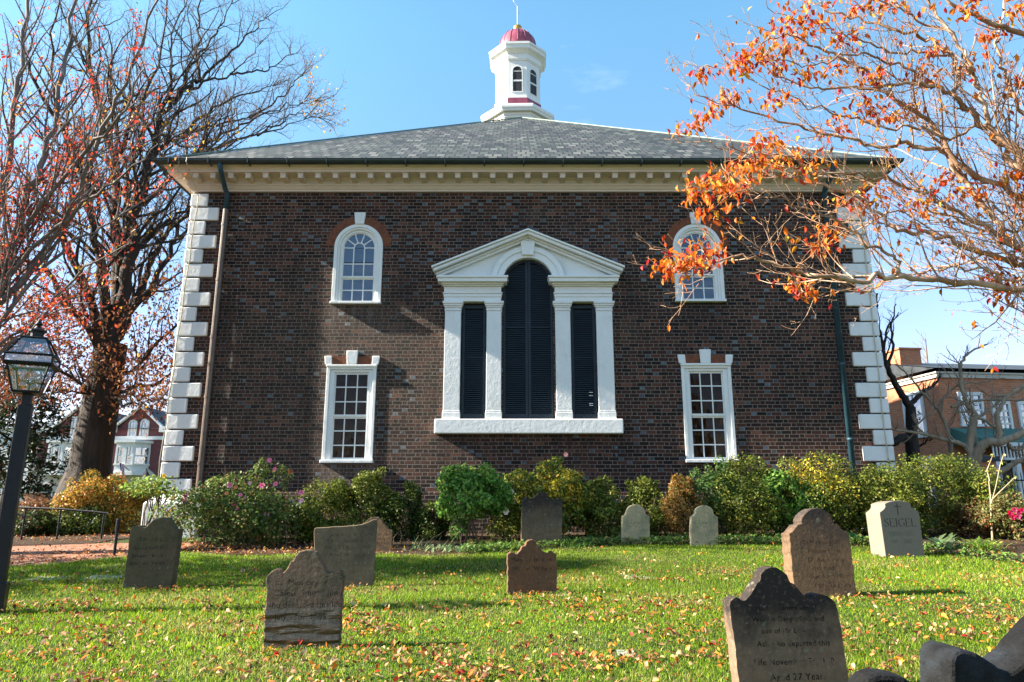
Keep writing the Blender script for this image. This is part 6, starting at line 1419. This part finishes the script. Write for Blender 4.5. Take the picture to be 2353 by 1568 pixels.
# right brick house
RY = 26.0; cxr = at(2172, 1000, RY).x; zg = gz(cxr, RY) - .1; zt = at(2172, 868, RY).z
rh = thing('brick_house', 'orange brick house with chimney and porch beyond the right end of the hedge', 'house', (cxr, RY, zg))
m = MB(); m.box(cxr, cxr + 14, RY, RY + 9, zg, zt); m.build('wall', M['orange_brick'], rh)
m = MB(); m.box(cxr - .08, cxr + 14.1, RY - .08, RY + 9.1, zt, zt + .16); m.box(cxr - .14, cxr + 14.2, RY - .14, RY + 9.2, zt + .16, zt + .22); m.build('cornice', M['stone_far'], rh)
m = MB(); m.add([(cxr - .25, RY - .25, zt + .34), (cxr + 14.3, RY - .25, zt + .34), (cxr + 14.3, RY + 4.5, zt + 1.5), (cxr - .25, RY + 4.5, zt + 1.5), (cxr + 14.3, RY + 9.3, zt + .34), (cxr - .25, RY + 9.3, zt + .34)], [(0, 1, 2, 3), (3, 2, 4, 5)]); m.add([(cxr - .2, RY - .2, zt + .34), (cxr - .2, RY + 9.2, zt + .34), (cxr - .2, RY + 4.5, zt + 1.48)], [(0, 2, 1)]); rf = m.build('roof', M['dark_roof'], rh)
m = MB(); c0 = at(2118, 850, RY + 2.2); c1 = at(2152, 850, RY + 2.2); m.box(cxr + .05, cxr + 1.0, RY + 2.0, RY + 3.0, zt + .2, at(2130, 803, RY + 2).z); m.box(cxr + .0, cxr + 1.05, RY + 1.95, RY + 3.05, at(2130, 803, RY + 2).z, at(2130, 799, RY + 2).z); m.build('chimney', M['orange_brick'], rf)
def z3(x, y, d): p = at(2022 + x * .2931, 772 + y * .2931, d); return p
for (xa, xb, ya_, yb_) in ((665, 800, 690, 465), (955, 1040, 735, 530), (1180, 1290, 735, 530)):
    p, q = z3(xa, ya_, RY), z3(xb, yb_, RY); far_window(rh, p.x, q.x, p.z, q.z, RY - .001, False, 3, 4, .1)
for k, (yy, z0_, z1_) in enumerate(((RY + 1.5, 3.6, 5.2), (RY + 4.3, 3.6, 5.2), (RY + 1.5, .9, 2.6), (RY + 4.3, .9, 2.6))):    # windows on the sunny side
    m = MB(); m.box(cxr - .06, cxr + .03, yy - .6, yy - .48, z0_, z1_); m.box(cxr - .06, cxr + .03, yy + .48, yy + .6, z0_, z1_); m.box(cxr - .07, cxr + .03, yy - .6, yy + .6, z1_, z1_ + .14); m.box(cxr - .1, cxr + .03, yy - .66, yy + .66, z0_ - .12, z0_); m.box(cxr - .04, cxr, yy - .03, yy + .03, z0_, z1_); m.box(cxr - .04, cxr, yy - .48, yy + .48, (z0_ + z1_) / 2 - .03, (z0_ + z1_) / 2 + .03)
    w = m.build('window', M['trim_far'], rh); m = MB(); m.box(cxr - .02, cxr - .015, yy - .48, yy + .48, z0_, z1_); m.build('pane', M['far_glass'], w)
    if k < 2:
        wr = thing('wreath', ['green christmas wreath with red bow on the nearer sunny window', 'green christmas wreath with red bow on the farther sunny window'][k], 'wreath', (cxr - .1, yy, z0_ + .8), 0, 'wreaths on the brick house')
        rngw = np.random.default_rng(k); a = rngw.uniform(0, 6.28, 500); rad = .27 + rngw.normal(0, .05, 500); P = np.stack([cxr - .12 + rngw.normal(0, .03, 500), yy + rad * np.cos(a), z0_ + .8 + rad * np.sin(a)], -1)
        link('greenery', quad_leaves('greenery', P, rngw.normal(size=(500, 3)), np.full(500, .09), pick(rngw, 500, [(.03, .09, .03), (.05, .13, .04)]), .5, rngw), wr, [M['leaf']])
        m = MB()
        for sg in (-1, 1): m.prism([(0, 0), (sg * .16, .1), (sg * .17, -.08)], -.02, .02); m.prism([(0, 0), (sg * .10, -.34), (sg * .02, -.3)], -.02, .02)
        b_ = m.build('bow', M['fred'], wr); b_.data.transform(Matrix.Translation((cxr - .17, yy, z0_ + .55)) @ Matrix.Rotation(R(90), 4, 'Z'))
# porch
m = MB(); p0 = z3(740, 815, RY - 1.6); p1 = z3(1129, 750, RY - 1.6); px0, px1 = p0.x + .2, cxr + 14; pz = z3(900, 860, RY - 1.8).z
m.add([(px0, RY - 1.9, pz + .12), (px1, RY - 1.9, pz + .12), (px1, RY - .02, pz + .8), (px0, RY - .02, pz + .8)], [(0, 1, 2, 3)]); m.add([(px0, RY - 1.9, pz + .12), (px0, RY - .02, pz + .8), (px0, RY - .02, pz + .12)], [(0, 1, 2)])
m.build('porch_roof', M['green_roof'], rh)
m = MB(); m.box(px0, px1, RY - 1.9, RY - 1.75, pz - .02, pz + .11); m.box(px0, px1, RY - 1.87, RY - 1.78, pz - .5, pz - .42)
x = px0 + .08
while x < px1: m.box(x - .02, x + .02, RY - 1.845, RY - 1.805, pz - .42, pz - .02); x += .13
m.build('spindle_frieze', M['trim_far'], rh)
for xx in (px0 + .1, z3(1035, 950, RY - 1.8).x, z3(1035, 950, RY - 1.8).x + 3.2):
    m = MB(); m.box(xx - .09, xx + .09, RY - 1.92, RY - 1.74, zg + .55, pz - .5); m.box(xx - .14, xx + .14, RY - 1.97, RY - 1.69, zg, zg + .55); m.build('porch_post', M['trim_far'], rh)
p, q = z3(600, 960, RY), z3(690, 850, RY); far_window(rh, p.x, q.x, .9, 2.5, RY - .001, False, 2, 2, .09)
dx = z3(960, 1000, RY).x; m = MB(); m.box(dx - .5, dx + .5, RY - .05, RY - .002, zg, 2.6); m.build('door', M['door_black'], rh); m = MB(); m.box(dx - .62, dx - .5, RY - .08, RY - .001, zg, 2.6); m.box(dx + .5, dx + .62, RY - .08, RY - .001, zg, 2.6); m.box(dx - .62, dx + .62, RY - .08, RY - .001, 2.6, 2.75); m.build('door_frame', M['trim_far'], rh)
rh.rotation_euler.z = R(6.5)
# low garden wall with stone coping in front of the house
wy = 20.5; wa, wb = z3(560, 960, wy).x, z3(905, 960, wy).x
o = thing('garden_wall', 'low brick garden wall with dark stone coping before the porch', 'wall', ((wa + wb) / 2, wy, gz(wa, wy))); m = MB(); m.box(wa, wb, wy, wy + .4, .3, z3(700, 985, wy).z); m.build('brickwork', M['orange_brick'], o); m = MB(); m.box(wa - .08, wb + .08, wy - .08, wy + .48, z3(700, 985, wy).z, z3(700, 945, wy).z); m.build('coping', M['dark_roof'], o)
# iron fence at right
fy_ = 17.5; fx0 = z3(880, 1150, fy_).x; fz1 = z3(1000, 1085, fy_).z; o = thing('iron_fence', 'black iron picket fence at the right edge behind the hedge', 'fence', (fx0 + 3, fy_, gz(fx0, fy_)))
m = MB(); m.tube([(fx0, fy_, fz1 - .15), (fx0 + 7, fy_, fz1 - .15)], .018, 6); m.tube([(fx0, fy_, gz(fx0, fy_) + .15), (fx0 + 7, fy_, gz(fx0, fy_) + .15)], .018, 6); m.build('rails', M['black_iron'], o)
m = MB(); x = fx0
while x < fx0 + 7: m.tube([(x, fy_, gz(fx0, fy_) - .05), (x, fy_, fz1), (x, fy_, fz1 + .08)], [.011, .011, .002], 5); x += .125
m.build('pickets', M['black_iron'], o)
# ---------------- lamp post
LY = 7.0; lc = at(64, 905, LY); lx = lc.x; g0 = gz(lx, LY); rot = R(24)
lamp = thing('lamp_post', 'black lamp post with square glass lantern at the left edge', 'lamp post', (lx, LY, g0), 0)
def zz(v): return at(64, v, LY).z
LM = Matrix.Translation((lx, LY, 0)) @ Matrix.Rotation(rot, 4, 'Z')
def lb(m, name, mat, parent=lamp, bevel=0):
    o = m.build(name, mat, parent, bevel=bevel); o.data.transform(LM); return o
m = MB(); m.box(-.060, .060, -.060, .060, g0 - .1, zz(931)); lb(m, 'post', M['black_iron'], bevel=.008)
m = MB(); m.box(-.085, .085, -.085, .085, g0 - .1, g0 + .3); lb(m, 'post_base', M['black_iron'], bevel=.01)
m = MB(); m.box(-.04, .04, -.04, .04, zz(931), zz(900)); lb(m, 'neck', M['black_iron'], bevel=.005)
lv = [(zz(902), .115), (zz(843), .185), (zz(842), .205), (zz(821), .205), (zz(819), .195), (zz(780), .105)]
m = MB()
def frame(z0, h0, z1, h1, t=.011):
    for sx in (-1, 1):
        for sy_ in (-1, 1): m.tube([(sx * h0, sy_ * h0, z0), (sx * h1, sy_ * h1, z1)], t, 4)
def rim(z, h, t=.013):
    c = [(-h, -h, z), (h, -h, z), (h, h, z), (-h, h, z)]
    for i in range(4): m.tube([c[i], c[(i + 1) % 4]], t, 4)
frame(lv[0][0], .115, lv[1][0], .18); frame(lv[2][0], .205, lv[3][0], .205, .009); frame(lv[3][0], .2, lv[5][0], .105)
rim(lv[0][0], .115); rim(lv[1][0], .19, .018); rim(lv[2][0] + .01, .205); rim(lv[3][0], .205); rim(lv[5][0], .105); m.box(-.115, .115, -.115, .115, lv[0][0] - .015, lv[0][0] + .004); m.box(-.105, .105, -.105, .105, lv[5][0], lv[5][0] + .012)
for sx in (-1, 1):
    for sy_ in (-1, 1): m.tube([(sx * .205, sy_ * .205, lv[1][0]), (sx * .16, sy_ * .16, zz(908))], .0035, 4)
lan = lb(m, 'lantern_frame', M['black_iron'])
M['lamp_glass'] = glassmat('lantern glass', .22, (.9, .93, .95))
for i in range(4):
    m = MB()
    for (z0, h0, z1, h1) in ((lv[0][0], .112, lv[1][0], .178), (lv[2][0], .2, lv[3][0], .2), (lv[3][0], .196, lv[5][0], .103)):
        m.add([(-h0, -h0, z0), (h0, -h0, z0), (h1, -h1, z1), (-h1, -h1, z1)], [(0, 1, 2, 3)])
    o = m.build('pane', M['lamp_glass'], lan); o.data.transform(LM @ Matrix.Rotation(R(90 * i), 4, 'Z'))
m = MB(); m.lathe((0, 0, lv[5][0] + .012), [(.06, 0), (.06, .06), (.085, .065), (.085, .085), (.04, .10), (.02, .13), (.035, .15), (.02, .175), (.004, .2)], 12); lb(m, 'chimney_cap', M['black_iron'], lan)
m = MB(); m.tube([(0, 0, lv[0][0]), (0, 0, lv[0][0] + .1)], .012, 8)
for k in range(3): a = k * 2.09; m.tube([(0, 0, lv[0][0] + .08), (.035 * math.cos(a), .035 * math.sin(a), lv[0][0] + .1), (.035 * math.cos(a), .035 * math.sin(a), lv[0][0] + .13)], .008, 6)
lb(m, 'burner', M['black_iron'], lan)
# ---------------- handrails and bollard
def rail(label, pts, yb, posts):
    o = thing('handrail', label, 'handrail', tuple(at(*pts[0], yb)), 0, 'black handrails along the brick path'); m = MB(); P = [at(u, v, yb) for u, v in pts]; m.tube(P, .02, 8); m.build('rail', M['black_iron'], o)
    for (u, v) in posts:
        p = at(u, v, yb); m = MB(); m.tube([(p.x, yb, gz(p.x, yb) - .05), (p.x, yb, p.z)], .018, 8); m.build('post', M['black_iron'], o)
rail('long black handrail across the far side of the brick path', [(38, 1166), (140, 1170), (212, 1176), (248, 1180)], 13.9, [(60, 1167), (140, 1170), (240, 1178)])
rail('short black handrail close to the lamp post', [(22, 1180), (40, 1181), (52, 1186), (53, 1193)], 12.8, [(36, 1181)])
b = ground_at(262, 1278); m = MB(); bo = thing('path_post', 'short black iron post at the lawn edge left of the greenish headstone', 'post', b)
m.lathe((b.x, b.y, b.z), [(.022, -.1), (.022, .36), (.03, .37), (.03, .55), (.026, .57)], 10); m.build('shaft', M['black_iron'], bo)

# ---------------- conical cedar beyond the left edge whose shadow lies over the lawn
T = Tree(88); cx_, cy_ = -12.6, 9.0; g0 = gz(cx_, cy_)
T.limb([(cx_, cy_, g0 - .1), (cx_ + .05, cy_, 3), (cx_, cy_, 8.2)], .16, .03)
for i in range(60):
    z = g0 + .7 + i * .118; a = i * 2.4; L_ = 2.1 * (1 - (i / 64) ** 1.4) + .12; T.limb([Vector((cx_, cy_, z)), Vector((cx_ + math.cos(a) * L_ * .6, cy_ + math.sin(a) * L_ * .6, z + .12)), Vector((cx_ + math.cos(a) * L_, cy_ + math.sin(a) * L_, z + .05))], .02, .006)
ced = tree_obj(T, 'cedar_tree', 'dense dark conical cedar standing on the lawn beyond the left edge', M['oakbark'], M['oaktwig'], 'trees left of the church')
rng = np.random.default_rng(4); pts = np.array([p for l, _ in T.limbs[1:] for p in l[2:]])
link('foliage', leaf_at(rng, pts, 11000, .2, .15, G_DARK, .5, False, shape=2), ced, [M['glossleaf']])
